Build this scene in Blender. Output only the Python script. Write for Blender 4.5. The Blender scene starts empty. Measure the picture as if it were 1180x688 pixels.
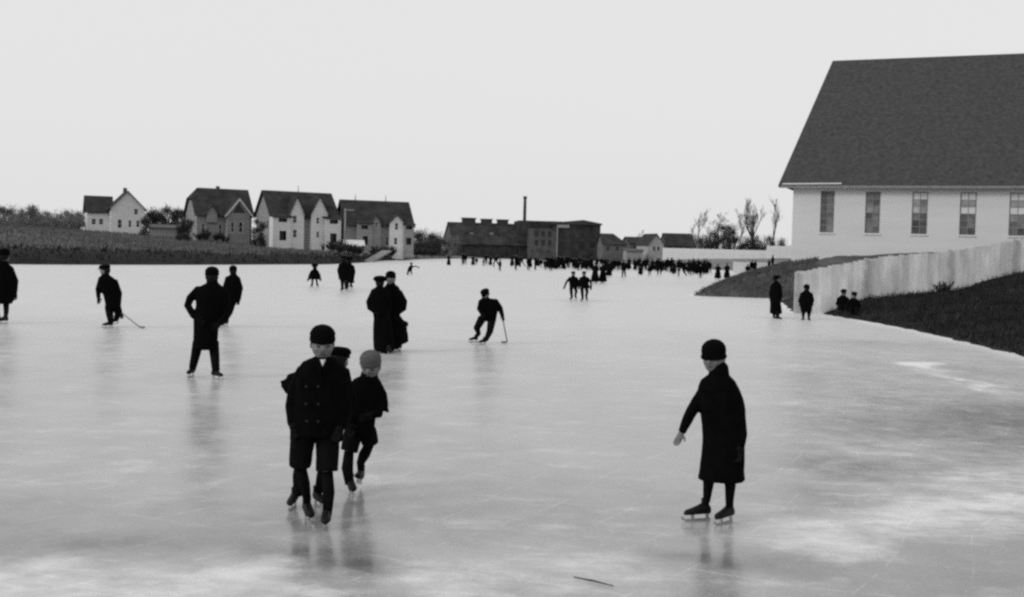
import bpy, math, random
import numpy as np
from mathutils import Vector, Matrix, noise as mnoise

rnd = random.Random(7)
sc = bpy.context.scene
COL = sc.collection
R = math.radians

# ------------------------------------------------------------------ camera
PW, PH, FPX = 1180.0, 688.0, 1300.0
CAMZ, HORY, ROLL = 2.1, 290.0, 0.025
PITCH = math.atan((PH / 2 - HORY) / FPX)
F_ = Vector((0, math.cos(PITCH), -math.sin(PITCH)))
_r0, _u0 = Vector((1, 0, 0)), Vector((0, math.sin(PITCH), math.cos(PITCH)))
R_ = _r0 * math.cos(ROLL) + _u0 * math.sin(ROLL)
U_ = _u0 * math.cos(ROLL) - _r0 * math.sin(ROLL)
EYE = Vector((0, 0, CAMZ))
cd = bpy.data.cameras.new('camera')
cd.sensor_fit = 'HORIZONTAL'; cd.sensor_width = 36.0; cd.lens = 36.0 * FPX / PW
cd.clip_start = 0.1; cd.clip_end = 6000
cam = bpy.data.objects.new('camera', cd); COL.objects.link(cam)
M = Matrix.Identity(4)
for i, a in enumerate((R_, U_, -F_)):
    for j in range(3): M[j][i] = a[j]
M.translation = EYE
cam.matrix_world = M
sc.camera = cam

# ------------------------------------------------------------------ sky, sun, exposure
SUN_EL, SUN_AZ = R(28), R(-118)          # azimuth clockwise from +Y (view direction): left and a little behind the camera
w = bpy.data.worlds.new('World'); sc.world = w; w.use_nodes = True
nt = w.node_tree; nt.nodes.clear()
sky = nt.nodes.new('ShaderNodeTexSky'); sky.sky_type = 'NISHITA'; sky.sun_disc = False
sky.sun_elevation = SUN_EL; sky.sun_rotation = SUN_AZ; sky.dust_density = 6.0
bw = nt.nodes.new('ShaderNodeRGBToBW')
mixw = nt.nodes.new('ShaderNodeMix'); mixw.data_type = 'RGBA'
mixw.inputs[0].default_value = 0.82                       # a high, even overcast
mixw.inputs[7].default_value = (10.1, 10.1, 10.1, 1)
bg = nt.nodes.new('ShaderNodeBackground'); bg.inputs[1].default_value = 0.09
wo = nt.nodes.new('ShaderNodeOutputWorld')
nt.links.new(sky.outputs[0], bw.inputs[0]); nt.links.new(bw.outputs[0], mixw.inputs[6])
nt.links.new(mixw.outputs[2], bg.inputs[0]); nt.links.new(bg.outputs[0], wo.inputs[0])
sl = bpy.data.lights.new('sun', 'SUN'); sl.energy = 0.9; sl.angle = R(14)
so = bpy.data.objects.new('sun', sl); COL.objects.link(so)
sd = Vector((math.sin(SUN_AZ) * math.cos(SUN_EL), math.cos(SUN_AZ) * math.cos(SUN_EL), math.sin(SUN_EL)))
so.rotation_euler = sd.to_track_quat('Z', 'Y').to_euler(); so.location = (-60, -40, 60)
sc.view_settings.view_transform = 'Standard'; sc.view_settings.look = 'None'
sc.view_settings.exposure = 0.0; sc.view_settings.gamma = 1.0; sc.view_settings.use_curve_mapping = False
sc.render.engine = 'CYCLES'
sc.cycles.pixel_filter_type = 'BLACKMAN_HARRIS'; sc.cycles.filter_width = 2.6
sc.cycles.max_bounces = 6; sc.cycles.use_denoising = False

# ------------------------------------------------------------------ pixels to places
def ray(px, py):
    return F_ * FPX + R_ * (px - PW / 2) + U_ * (PH / 2 - py)
def on_z(px, py, z=0.0):
    d = ray(px, py); t = (z - CAMZ) / d.z
    return EYE + d * t
def on_y(px, py, y):
    d = ray(px, py); return EYE + d * (y / d.y)
def hor(px): return HORY + ROLL * (px - PW / 2)
def dist_of(px, py): return CAMZ * FPX / (py - hor(px))
class Plane:
    """a vertical wall plane: origin on the ground plan, direction angle a; hit() gives run along it and height"""
    def __init__(s, x, y, a):
        s.o = Vector((x, y)); s.a = a
        s.u = Vector((math.cos(a), math.sin(a))); s.n = Vector((-math.sin(a), math.cos(a)))
    def hit(s, px, py, back=0.0):
        d = ray(px, py); o = s.o + s.n * back
        t = (o.dot(s.n)) / Vector((d.x, d.y)).dot(s.n)
        p = EYE + d * t
        return (Vector((p.x, p.y)) - s.o).dot(s.u), p.z

# ------------------------------------------------------------------ materials
MATS = {}
def mat(name, v, rough=0.85, spec=0.25, var=0.25, scale=3.0, bump=0.0, bscale=30.0, stretch=(1, 1, 1), metal=0.0, rand=0.0, world=False):
    if name in MATS: return MATS[name]
    m = bpy.data.materials.new(name); m.use_nodes = True; t = m.node_tree; b = t.nodes['Principled BSDF']
    b.inputs['Roughness'].default_value = rough; b.inputs['Specular IOR Level'].default_value = spec; b.inputs['Metallic'].default_value = metal
    tc = t.nodes.new('ShaderNodeTexCoord'); mp = t.nodes.new('ShaderNodeMapping'); mp.inputs['Scale'].default_value = stretch
    t.links.new(tc.outputs['Object'], mp.inputs[0])
    n = t.nodes.new('ShaderNodeTexNoise'); n.inputs['Scale'].default_value = scale; n.inputs['Detail'].default_value = 6; n.inputs['Roughness'].default_value = 0.65
    t.links.new(mp.outputs[0], n.inputs[0])
    mr = t.nodes.new('ShaderNodeMapRange'); mr.inputs[1].default_value = 0.28; mr.inputs[2].default_value = 0.72
    mr.inputs[3].default_value = v * (1 - var); mr.inputs[4].default_value = v * (1 + var)
    t.links.new(n.outputs[0], mr.inputs[0]); out = mr.outputs[0]
    if rand:
        oi = t.nodes.new('ShaderNodeObjectInfo'); m2 = t.nodes.new('ShaderNodeMapRange')
        m2.inputs[3].default_value = 1 - rand; m2.inputs[4].default_value = 1 + rand
        t.links.new(oi.outputs['Random'], m2.inputs[0])
        mu = t.nodes.new('ShaderNodeMath'); mu.operation = 'MULTIPLY'
        t.links.new(out, mu.inputs[0]); t.links.new(m2.outputs[0], mu.inputs[1]); out = mu.outputs[0]
    t.links.new(out, b.inputs['Base Color'])
    if bump:
        n2 = t.nodes.new('ShaderNodeTexNoise'); n2.inputs['Scale'].default_value = bscale; n2.inputs['Detail'].default_value = 4
        t.links.new(mp.outputs[0], n2.inputs[0])
        bp = t.nodes.new('ShaderNodeBump'); bp.inputs['Strength'].default_value = bump; bp.inputs['Distance'].default_value = 0.05
        t.links.new(n2.outputs[0], bp.inputs['Height']); t.links.new(bp.outputs[0], b.inputs['Normal'])
    MATS[name] = m
    return m
def attr_mat(name, attr, rough, spec, nscale, nvar, bump=0.0, bscale=8.0):
    m = bpy.data.materials.new(name); m.use_nodes = True; t = m.node_tree; b = t.nodes['Principled BSDF']
    b.inputs['Roughness'].default_value = rough; b.inputs['Specular IOR Level'].default_value = spec
    at = t.nodes.new('ShaderNodeAttribute'); at.attribute_name = attr
    tc = t.nodes.new('ShaderNodeTexCoord')
    n = t.nodes.new('ShaderNodeTexNoise'); n.inputs['Scale'].default_value = nscale; n.inputs['Detail'].default_value = 8; n.inputs['Roughness'].default_value = 0.7
    t.links.new(tc.outputs['Object'], n.inputs[0])
    mr = t.nodes.new('ShaderNodeMapRange'); mr.inputs[1].default_value = 0.3; mr.inputs[2].default_value = 0.7; mr.inputs[3].default_value = 1 - nvar; mr.inputs[4].default_value = 1 + nvar
    t.links.new(n.outputs[0], mr.inputs[0])
    mu = t.nodes.new('ShaderNodeMath'); mu.operation = 'MULTIPLY'
    t.links.new(at.outputs['Fac'], mu.inputs[0]); t.links.new(mr.outputs[0], mu.inputs[1]); t.links.new(mu.outputs[0], b.inputs['Base Color'])
    if bump:
        n2 = t.nodes.new('ShaderNodeTexNoise'); n2.inputs['Scale'].default_value = bscale; n2.inputs['Detail'].default_value = 6
        t.links.new(tc.outputs['Object'], n2.inputs[0])
        bp = t.nodes.new('ShaderNodeBump'); bp.inputs['Strength'].default_value = bump; bp.inputs['Distance'].default_value = 0.1
        t.links.new(n2.outputs[0], bp.inputs['Height']); t.links.new(bp.outputs[0], b.inputs['Normal'])
    return m
W_PALE = lambda: mat('pale_painted_wall', 0.62, 0.8, 0.2, 0.10, 1.2, 0.15, 6, (0.3, 0.3, 1.6))
W_GREY = lambda: mat('grey_painted_wall', 0.25, 0.85, 0.2, 0.18, 1.2, 0.15, 6, (0.3, 0.3, 1.6))
W_DULL = lambda: mat('dull_wall', 0.11, 0.9, 0.1, 0.25, 1.0)
ROOF = lambda: mat('dark_shingle_roof', 0.036, 0.9, 0.12, 0.6, 0.5, 0.4, 10)
TRIM = lambda: mat('white_trim', 0.66, 0.7, 0.2, 0.06, 3)
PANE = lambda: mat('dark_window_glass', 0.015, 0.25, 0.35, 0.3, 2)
DARKW = lambda: mat('dark_wood', 0.05, 0.85, 0.15, 0.3, 3)

# ------------------------------------------------------------------ mesh building
class MB:
    def __init__(s): s.v, s.f = [], []
    def add(s, vs, fs):
        k = len(s.v); s.v += [tuple(p) for p in vs]; s.f += [tuple(i + k for i in f) for f in fs]; return s
    def box(s, x0, x1, y0, y1, z0, z1):
        return s.add([(x0, y0, z0), (x1, y0, z0), (x1, y1, z0), (x0, y1, z0), (x0, y0, z1), (x1, y0, z1), (x1, y1, z1), (x0, y1, z1)],
                     [(3, 2, 1, 0), (4, 5, 6, 7), (0, 1, 5, 4), (1, 2, 6, 5), (2, 3, 7, 6), (3, 0, 4, 7)])
    def slab(s, a, b, c, d, th):
        """a quad a,b,c,d (counter-clockwise seen from above/outside) given thickness th to the back"""
        a, b, c, d = map(Vector, (a, b, c, d)); n = (b - a).cross(d - a).normalized() * -th
        return s.add([a, b, c, d, a + n, b + n, c + n, d + n], [(0, 1, 2, 3), (7, 6, 5, 4), (1, 0, 4, 5), (2, 1, 5, 6), (3, 2, 6, 7), (0, 3, 7, 4)])
    def prism(s, poly, axis, a0, a1):
        """polygon in the two other axes, extruded from a0 to a1 along axis"""
        def P(p, q): return {'x': (q, p[0], p[1]), 'y': (p[0], q, p[1]), 'z': (p[0], p[1], q)}[axis]
        n = len(poly); vs = [P(p, a0) for p in poly] + [P(p, a1) for p in poly]
        fs = [tuple(range(n))[::-1], tuple(range(n, 2 * n))] + [(i, (i + 1) % n, n + (i + 1) % n, n + i) for i in range(n)]
        return s.add(vs, fs)
    def rings(s, rr, cap=True):
        n = len(rr[0]); k = len(s.v)
        for r in rr: s.v += [tuple(p) for p in r]
        for i in range(len(rr) - 1):
            for j in range(n):
                a = k + i * n + j; b = k + i * n + (j + 1) % n
                s.f.append((a, b, b + n, a + n))
        if cap:
            s.f.append(tuple(range(k, k + n))[::-1]); s.f.append(tuple(range(k + (len(rr) - 1) * n, k + len(rr) * n)))
        return s
    def tube(s, pts, rad, n=10, flat=1.0, cap=True):
        pts = [Vector(p) for p in pts]; rr = []
        ref = Vector((0, 1, 0.01))
        for i, p in enumerate(pts):
            d = (pts[min(i + 1, len(pts) - 1)] - pts[max(i - 1, 0)])
            if d.length < 1e-9: d = Vector((0, 0, 1))
            d.normalize()
            b = d.cross(ref)
            if b.length < 0.1: b = d.cross(Vector((1, 0, 0)))
            b.normalize(); c = b.cross(d)
            r = rad[i] if isinstance(rad, (list, tuple)) else rad
            rr.append([p + b * (math.cos(2 * math.pi * j / n) * r) + c * (math.sin(2 * math.pi * j / n) * r * flat) for j in range(n)])
        return s.rings(rr, cap)
    def ball(s, c, r, n=12, m=8, mx=None):
        r = r if isinstance(r, (tuple, list)) else (r, r, r); c = Vector(c); rr = []
        for i in range(1, m):
            t = math.pi * i / m
            ring = [Vector((math.cos(2 * math.pi * j / n) * math.sin(t) * r[0], math.sin(2 * math.pi * j / n) * math.sin(t) * r[1], -math.cos(t) * r[2])) for j in range(n)]
            rr.append([(mx @ q if mx else q) + c for q in ring])
        k = len(s.v); s.rings(rr, False)
        bot = Vector((0, 0, -r[2])); top = Vector((0, 0, r[2]))
        s.v += [tuple((mx @ bot if mx else bot) + c), tuple((mx @ top if mx else top) + c)]
        ib, it = len(s.v) - 2, len(s.v) - 1; last = k + (m - 2) * n
        for j in range(n):
            s.f.append((ib, k + (j + 1) % n, k + j)); s.f.append((it, last + j, last + (j + 1) % n))
        return s
    def lathe(s, prof, mx, c, n=18):
        """closed profile (r, z) from bottom axis to top axis"""
        c = Vector(c)
        rr = [[mx @ Vector((math.cos(2 * math.pi * j / n) * r, math.sin(2 * math.pi * j / n) * r, z)) + c for j in range(n)] for r, z in prof]
        return s.rings(rr, True)
    def mesh(s, name):
        me = bpy.data.meshes.new(name); me.from_pydata(s.v, [], s.f); me.update(); return me
    def build(s, name, m, parent=None, smooth=False, loc=None):
        o = bpy.data.objects.new(name, s.mesh(name)); COL.objects.link(o)
        if m: o.data.materials.append(m)
        if parent: o.parent = parent
        if loc is not None: o.location = loc
        if smooth: o.data.shade_smooth()
        return o
def tag(o, label=None, cat=None, group=None, kind=None):
    if label: o['label'] = label
    if cat: o['category'] = cat
    if group: o['group'] = group
    if kind: o['kind'] = kind
    return o
def empty(name, loc, rz=0.0):
    o = bpy.data.objects.new(name, None); COL.objects.link(o); o.location = loc; o.rotation_euler = (0, 0, rz); o.empty_display_size = 0.2
    return o
KIDS = {}
def copy_tree(o, parent=None):
    c = o.copy(); COL.objects.link(c); c.parent = parent
    for ch in o.children: copy_tree(ch, c)
    return c
PENDING = []
def remesh(o, voxel, smooth=4, wrinkle=0.0):
    m = o.modifiers.new('remesh', 'REMESH'); m.mode = 'VOXEL'; m.voxel_size = voxel
    if smooth:
        k = o.modifiers.new('smooth', 'SMOOTH'); k.factor = 0.5; k.iterations = smooth
    PENDING.append((o, wrinkle)); return o
def bake_pending():
    dg = bpy.context.evaluated_depsgraph_get()
    for o, wr in PENDING:
        me = bpy.data.meshes.new_from_object(o.evaluated_get(dg)); old = o.data; nm = old.name
        o.modifiers.clear(); me.materials.clear()
        if old.materials: me.materials.append(old.materials[0])
        o.data = me; bpy.data.meshes.remove(old); me.name = nm
        me.shade_smooth()
        if wr:
            ns = [v.normal.copy() for v in me.vertices]
            for v, n in zip(me.vertices, ns):
                q = v.co
                f = mnoise.noise(Vector((q.x * 9, q.y * 9, q.z * 5))) + 0.5 * mnoise.noise(Vector((q.x * 24, q.y * 24, q.z * 9)))
                v.co = q + n * (f * wr)
            me.update()
    PENDING.clear()

# ------------------------------------------------------------------ the lake and the land
def pts_px(l): return [(on_z(a, b).x, on_z(a, b).y) for a, b in l]
SHORE_FAR = pts_px([(-150, 303.5), (0, 304.5), (60, 305.0), (120, 305.2), (180, 305.3), (240, 305.2), (330, 304.8), (380, 304.7), (415, 303), (440, 300.8), (480, 299), (520, 298.2),
                    (560, 297.8), (610, 298.2), (650, 299.5), (700, 302), (730, 305), (760, 307.8), (800, 309.8), (835, 311.5), (868, 314)])
SHORE_RIGHT = pts_px([(866, 315), (848, 319.5), (830, 326), (814, 333.5), (803, 338.5), (799, 340.6), (806, 341.2), (820, 341.8), (850, 342.8), (893, 344.2), (905, 352), (914, 360), (924, 361),
                      (938, 360.5), (950, 362), (965, 365), (1000, 370.5), (1050, 380), (1100, 391.5), (1180, 411), (1300, 443), (1500, 505)])
LAKE = np.array([(-170, 40), (-140, 70)] + SHORE_FAR + SHORE_RIGHT + [(13, -10), (15, -60), (-170, -60)])
def lake_sd(X, Y):
    """distance to the shoreline, positive on land"""
    X = np.asarray(X, float); Y = np.asarray(Y, float)
    d2 = np.full(X.shape, 1e18); ins = np.zeros(X.shape, bool); n = len(LAKE)
    for i in range(n):
        ax, ay = LAKE[i]; bx, by = LAKE[(i + 1) % n]; ex, ey = bx - ax, by - ay
        t = np.clip(((X - ax) * ex + (Y - ay) * ey) / (ex * ex + ey * ey), 0, 1)
        d2 = np.minimum(d2, (X - ax - t * ex) ** 2 + (Y - ay - t * ey) ** 2)
        c = ((ay > Y) != (by > Y)) & (X < (bx - ax) * (Y - ay) / ((by - ay) if by != ay else 1e-9) + ax)
        ins ^= c
    d = np.sqrt(d2)
    return np.where(ins, -d, d)
def sstep(a, b, x):
    t = np.clip((x - a) / (b - a), 0, 1); return t * t * (3 - 2 * t)
def wob(X, Y, s, k=0.0):
    return (np.sin(X * s + 1.3 + k) * np.cos(Y * s * 1.13 + 0.4 + k) + 0.6 * np.sin(X * s * 2.3 + Y * s * 1.7 + 2.1 + k) + 0.35 * np.sin(X * s * 5.1 - Y * s * 4.3 + k)) / 1.95
def zones(X, Y):
    az = X / np.maximum(Y, 1.0) * FPX + PW / 2
    left = 1 - sstep(430, 520, az)
    right = (1 - sstep(120, 150, Y)) * sstep(640, 700, az)
    right = np.where(Y < 20, (X > 0) * 1.0, right)
    return az, left, right
def land(X, Y):
    X = np.asarray(X, float); Y = np.asarray(Y, float)
    d = lake_sd(X, Y); az, wl, wr = zones(X, Y)
    d = d + np.where((X > 5) & (Y < 100), 0.16 * wob(X, Y, 2.2) + 0.1 * wob(X, Y, 5.3, 3), 0.0)
    plat = np.interp(az, [0, 130, 250, 350, 440, 520], [4.0, 3.9, 3.55, 3.1, 1.9, 1.2])
    hl = np.interp(d, [0, 1.2, 3.5], [0, 0.65, 1.15]) * np.interp(az, [380, 450], [1, 0.7]) + np.maximum(plat - 1.15, 0.3) * sstep(2, 66, d)
    hr = np.interp(d, [0, 1.5, 5, 7, 8.6, 12, 30], [0, 0.52, 1.0, 1.55, 2.0, 2.55, 2.8])
    hs = np.interp(d, [0, 2, 5, 8, 12, 30], [0, 0.75, 1.65, 2.2, 2.5, 2.7]); k_ = sstep(50, 62, Y); hr = hr * (1 - k_) + hs * k_
    hf = np.interp(d, [0, 3, 14, 45], [0, 0.35, 0.8, 1.3]) * np.interp(az, [600, 720, 780], [0.8, 1.0, 1.7])
    h = hl * wl + (1 - wl) * (hr * wr + hf * (1 - wr))
    h = h + wob(X, Y, 0.9) * 0.10 * np.clip(d, 0, 1) + wob(X, Y, 0.11) * 0.15 * np.clip(d / 12, 0, 1)
    return np.where(d < 0, np.maximum(-0.5, d * 0.6), h)
def land1(x, y): return float(land(np.array([x]), np.array([y]))[0])
def on_land(px, py, y0=20, y1=500):
    d = ray(px, py); ys = np.linspace(y0, y1, 2400); t = ys / d.y
    X = d.x * t; Z = CAMZ + d.z * t
    H = np.maximum(land(X, ys), 0)
    k = np.nonzero(Z <= H)[0]
    k = k[0] if len(k) else len(ys) - 1
    return Vector((X[k], ys[k], H[k]))

def axis(*segs):
    out = []
    for a, b, st in segs: out += list(np.arange(a, b, st))
    return np.array(out + [segs[-1][1]])
gx = axis((-1500, -400, 110), (-400, -140, 8), (-140, 4, 2.2), (4, 9, 0.6), (9, 24, 0.3), (24, 60, 1.5), (60, 200, 5), (200, 1500, 100))
gy = axis((-60, 14, 4), (14, 66, 0.45), (66, 110, 1.1), (110, 260, 2.2), (260, 420, 4), (420, 700, 20), (700, 3000, 160))
GX, GY = np.meshgrid(gx, gy); GH = land(GX, GY)
GD = lake_sd(GX, GY); AZ, WL, WR = zones(GX, GY)
nx, ny = len(gx), len(gy)
def grid_mesh(name, X, Y, Z, keep=None):
    me = bpy.data.meshes.new(name); h, wd = X.shape
    idx = np.arange(h * wd).reshape(h, wd)
    q = np.stack([idx[:-1, :-1], idx[:-1, 1:], idx[1:, 1:], idx[1:, :-1]], -1).reshape(-1, 4)
    if keep is not None: q = q[keep.reshape(-1)]
    me.from_pydata(np.stack([X, Y, Z], -1).reshape(-1, 3).tolist(), [], q.tolist()); me.update(); return me
gm = grid_mesh('ground', GX, GY, GH)
tl = np.where(GD < np.interp(AZ, [0, 130, 260], [15, 11, 4.5]) + 1.5 * wob(GX, GY, 0.3), 0.022, 0.115 + 0.03 * wob(GX, GY, 0.07) + 0.03 * wob(GX, GY, 0.35, 2)) + 0.02 * np.clip((GD - 4) / 40, 0, 1)
tr = np.where(GD < 9, 0.022 + 0.008 * wob(GX, GY, 0.7), 0.05)
tr = np.where(GY > 55, 0.075 + 0.025 * wob(GX, GY, 0.5), tr)
tf = np.where(GD < 3, 0.14, 0.19) + 0.05 * wob(GX, GY, 0.05)
tf = np.where((AZ > 735) & (GD > 32), 0.08, tf)
tone = tl * WL + (1 - WL) * (tr * WR + tf * (1 - WR))
a = gm.attributes.new('tone', 'FLOAT', 'POINT'); a.data.foreach_set('value', np.clip(tone, 0.012, 1).astype(np.float32).reshape(-1))
gm.materials.append(attr_mat('grassy_earth', 'tone', 0.95, 0.1, 0.9, 0.45, 0.6, 3.0)); gm.shade_smooth()
g = bpy.data.objects.new('ground', gm); COL.objects.link(g); tag(g, kind='structure', label='dark grassy banks and fields around the frozen pond')

# ice sheet
ix = axis((-180, -20, 16), (-20, -9, 0.8), (-9, 14, 0.14), (14, 40, 2), (40, 140, 20))
iy = axis((-60, 4, 8), (4, 16, 0.12), (16, 34, 0.3), (34, 64, 0.6), (64, 120, 3), (120, 400, 20))
IX, IY = np.meshgrid(ix, iy)
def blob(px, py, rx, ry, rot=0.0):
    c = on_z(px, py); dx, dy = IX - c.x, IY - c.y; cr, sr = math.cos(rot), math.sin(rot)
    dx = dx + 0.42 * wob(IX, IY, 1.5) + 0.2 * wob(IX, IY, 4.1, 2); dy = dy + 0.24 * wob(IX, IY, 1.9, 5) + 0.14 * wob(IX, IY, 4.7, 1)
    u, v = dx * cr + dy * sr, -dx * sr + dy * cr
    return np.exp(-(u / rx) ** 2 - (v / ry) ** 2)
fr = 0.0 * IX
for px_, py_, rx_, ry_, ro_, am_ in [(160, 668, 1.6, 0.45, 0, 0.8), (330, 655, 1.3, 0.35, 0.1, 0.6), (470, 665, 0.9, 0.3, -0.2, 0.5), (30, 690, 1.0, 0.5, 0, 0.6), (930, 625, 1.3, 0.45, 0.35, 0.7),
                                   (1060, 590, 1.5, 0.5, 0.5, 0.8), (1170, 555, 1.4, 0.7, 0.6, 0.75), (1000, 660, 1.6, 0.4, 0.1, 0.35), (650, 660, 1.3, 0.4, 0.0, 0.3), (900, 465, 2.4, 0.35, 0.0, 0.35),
                                   (1062, 421, 0.4, 0.8, 0, 1.7), (1112, 440, 0.2, 1.4, 0, 1.3), (1130, 660, 0.9, 0.35, 0, -0.35), (150, 632, 1.3, 0.35, 0, -0.55), (835, 645, 0.5, 0.35, 0, -0.9), (950, 650, 0.7, 0.25, 0, -0.5),  # bright pair: painted glints; patch below the girl: her painted reflection
                                   (1130, 480, 3.0, 1.2, 0.4, -0.4), (960, 540, 1.5, 0.5, 0, -0.3), (30, 600, 1.6, 1.2, 0, -0.35), (385, 648, 0.6, 0.42, 0, -1.3), (1000, 395, 3.5, 1.2, 0, -0.35)]:  # patch below the boys: their dark reflection painted into the ice
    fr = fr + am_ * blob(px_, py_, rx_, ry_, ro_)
worn_sheen = sstep(7, 40, IY) ** 0.7  # whitens with distance: skate wear plus painted grazing reflection of the sky
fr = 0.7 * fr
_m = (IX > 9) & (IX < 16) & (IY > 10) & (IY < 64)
fr[_m] += 0.55 * np.exp(-(lake_sd(IX[_m], IY[_m]) / 0.45) ** 2)      # pale frozen margin under the near bank                              # middle whitened by skate scratches and a painted sky sheen
im = grid_mesh('ice', IX, IY, 0 * IX)
a = im.attributes.new('frost_reflections', 'FLOAT', 'POINT'); a.data.foreach_set('value', fr.astype(np.float32).reshape(-1))
a = im.attributes.new('worn_sheen', 'FLOAT', 'POINT'); a.data.foreach_set('value', worn_sheen.astype(np.float32).reshape(-1))
def ice_mat():
    m = bpy.data.materials.new('pond_ice'); m.use_nodes = True; t = m.node_tree; b = t.nodes['Principled BSDF']; N = t.nodes.new; K = t.links.new
    tc = N('ShaderNodeTexCoord')
    def noise(scale, detail, stretch, rough=0.6):
        mp = N('ShaderNodeMapping'); mp.inputs['Scale'].default_value = stretch; K(tc.outputs['Object'], mp.inputs[0])
        n = N('ShaderNodeTexNoise'); n.inputs['Scale'].default_value = scale; n.inputs['Detail'].default_value = detail; n.inputs['Roughness'].default_value = rough
        K(mp.outputs[0], n.inputs[0]); return n.outputs[0]
    def rng(x, a, b_, c, d):
        r = N('ShaderNodeMapRange'); r.inputs[1].default_value = a; r.inputs[2].default_value = b_; r.inputs[3].default_value = c; r.inputs[4].default_value = d
        K(x, r.inputs[0]); return r.outputs[0]
    def op(o, x, y):
        q = N('ShaderNodeMath'); q.operation = o
        for i, z in enumerate((x, y)):
            if isinstance(z, (int, float)): q.inputs[i].default_value = z
            else: K(z, q.inputs[i])
        return q.outputs[0]
    big = noise(0.35, 8, (1, 0.7, 1), 0.62); fine = noise(3.0, 9, (1, 1, 1), 0.75); tiny = noise(38, 3, (1, 0.6, 1), 0.7)
    at = N('ShaderNodeAttribute'); at.attribute_name = 'frost_reflections'
    wn = N('ShaderNodeAttribute'); wn.attribute_name = 'worn_sheen'; wn = wn.outputs['Fac']
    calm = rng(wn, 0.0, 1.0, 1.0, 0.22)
    mott = op('ADD', op('ADD', rng(big, 0.3, 0.7, -0.2, 0.2), rng(noise(1.2, 9, (1, 1, 1), 0.66), 0.3, 0.7, -0.13, 0.13)), rng(fine, 0.3, 0.7, -0.1, 0.1))
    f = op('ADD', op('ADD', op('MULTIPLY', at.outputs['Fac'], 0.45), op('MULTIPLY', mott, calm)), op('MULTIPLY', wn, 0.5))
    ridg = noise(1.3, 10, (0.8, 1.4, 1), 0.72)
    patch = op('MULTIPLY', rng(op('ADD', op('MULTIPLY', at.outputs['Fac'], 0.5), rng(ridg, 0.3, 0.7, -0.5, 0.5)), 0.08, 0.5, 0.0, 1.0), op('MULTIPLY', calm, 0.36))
    frost_reflections = op('MINIMUM', op('MAXIMUM', op('ADD', rng(f, -0.36, 0.9, 0.0, 1.0), patch), 0.0), 1.0)
    # skate scratches: thin warped lines, two directions
    def lines(sc_, rot, width):
        mp = N('ShaderNodeMapping'); mp.inputs['Rotation'].default_value = (0, 0, rot); K(tc.outputs['Object'], mp.inputs[0])
        wv = N('ShaderNodeTexWave'); wv.inputs['Scale'].default_value = sc_; wv.inputs['Distortion'].default_value = 9; wv.inputs['Detail'].default_value = 2; wv.inputs['Detail Scale'].default_value = 0.35
        K(mp.outputs[0], wv.inputs[0]); return rng(wv.outputs['Fac'], 1 - width, 1.0, 0.0, 1.0)
    scr = op('MULTIPLY', op('MAXIMUM', lines(0.55, 0.5, 0.004), lines(0.4, 2.0, 0.003)), rng(fine, 0.46, 0.66, 0.0, 0.2))
    val = op('ADD', rng(frost_reflections, 0, 1, 0.14, 0.78), op('ADD', scr, rng(tiny, 0.3, 0.7, -0.035, 0.035)))
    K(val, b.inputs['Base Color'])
    b.inputs['IOR'].default_value = 1.33
    K(op('ADD', rng(frost_reflections, 0.1, 0.9, 0.12, 0.5), rng(fine, 0.3, 0.7, -0.04, 0.06)), b.inputs['Roughness'])
    bp = N('ShaderNodeBump'); bp.inputs['Strength'].default_value = 0.10; bp.inputs['Distance'].default_value = 0.02
    K(op('ADD', noise(1.2, 5, (1, 1, 1)), op('MULTIPLY', fine, 0.4)), bp.inputs['Height']); K(bp.outputs[0], b.inputs['Normal'])
    return m
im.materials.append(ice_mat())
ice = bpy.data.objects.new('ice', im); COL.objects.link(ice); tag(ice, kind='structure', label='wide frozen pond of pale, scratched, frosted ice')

# ------------------------------------------------------------------ grass (uncountable)
def grass(name, label, xs, ys, hmin, hmax, wd, m, dense):
    H = land(xs, ys); n = len(xs); rs = np.random.RandomState(3)
    an = rs.rand(n) * math.pi; hh = hmin + (hmax - hmin) * rs.rand(n) ** 2; le = rs.randn(n, 2) * 0.35
    ox, oy = np.cos(an) * wd * (0.6 + 0.8 * rs.rand(n)), np.sin(an) * wd
    V = np.zeros((n, 3, 3)); V[:, 0] = np.stack([xs - ox, ys - oy, H - 0.03], -1); V[:, 1] = np.stack([xs + ox, ys + oy, H - 0.03], -1)
    V[:, 2] = np.stack([xs + le[:, 0] * hh, ys + le[:, 1] * hh, H + hh], -1)
    me = bpy.data.meshes.new(name); me.from_pydata(V.reshape(-1, 3).tolist(), [], np.arange(3 * n).reshape(n, 3).tolist()); me.update(); me.materials.append(m)
    o = bpy.data.objects.new(name, me); COL.objects.link(o); tag(o, label, 'grass', kind='stuff'); return o
rs = np.random.RandomState(11)
def scatter(n, x0, x1, y0, y1, dmin, dmax, cond=None):
    X = rs.uniform(x0, x1, n); Y = rs.uniform(y0, y1, n); d = lake_sd(X, Y); k = (d > dmin) & (d < dmax)
    if cond is not None: k &= cond(X, Y)
    return X[k], Y[k]
X1, Y1 = scatter(66000, 10.5, 24, 20, 45, 0.05, 11, lambda X, Y: Y < 43.3 + (X - 11) * 0.07)
grass('grass', 'short dark winter grass on the near bank below the plank fence', X1, Y1, 0.05, 0.26, 0.02, mat('dark_grass', 0.024, 0.9, 0.1, 0.4, 0.8), 1)
X1, Y1 = scatter(60000, 9, 34, 56, 100, 0.05, 20, lambda X, Y: X < Y * 0.27)
grass('grass', 'dark grass on the low spit reaching into the ice before the big hall', X1, Y1, 0.06, 0.3, 0.035, mat('spit_grass', 0.08, 0.9, 0.1, 0.4, 0.6), 1)
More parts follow.
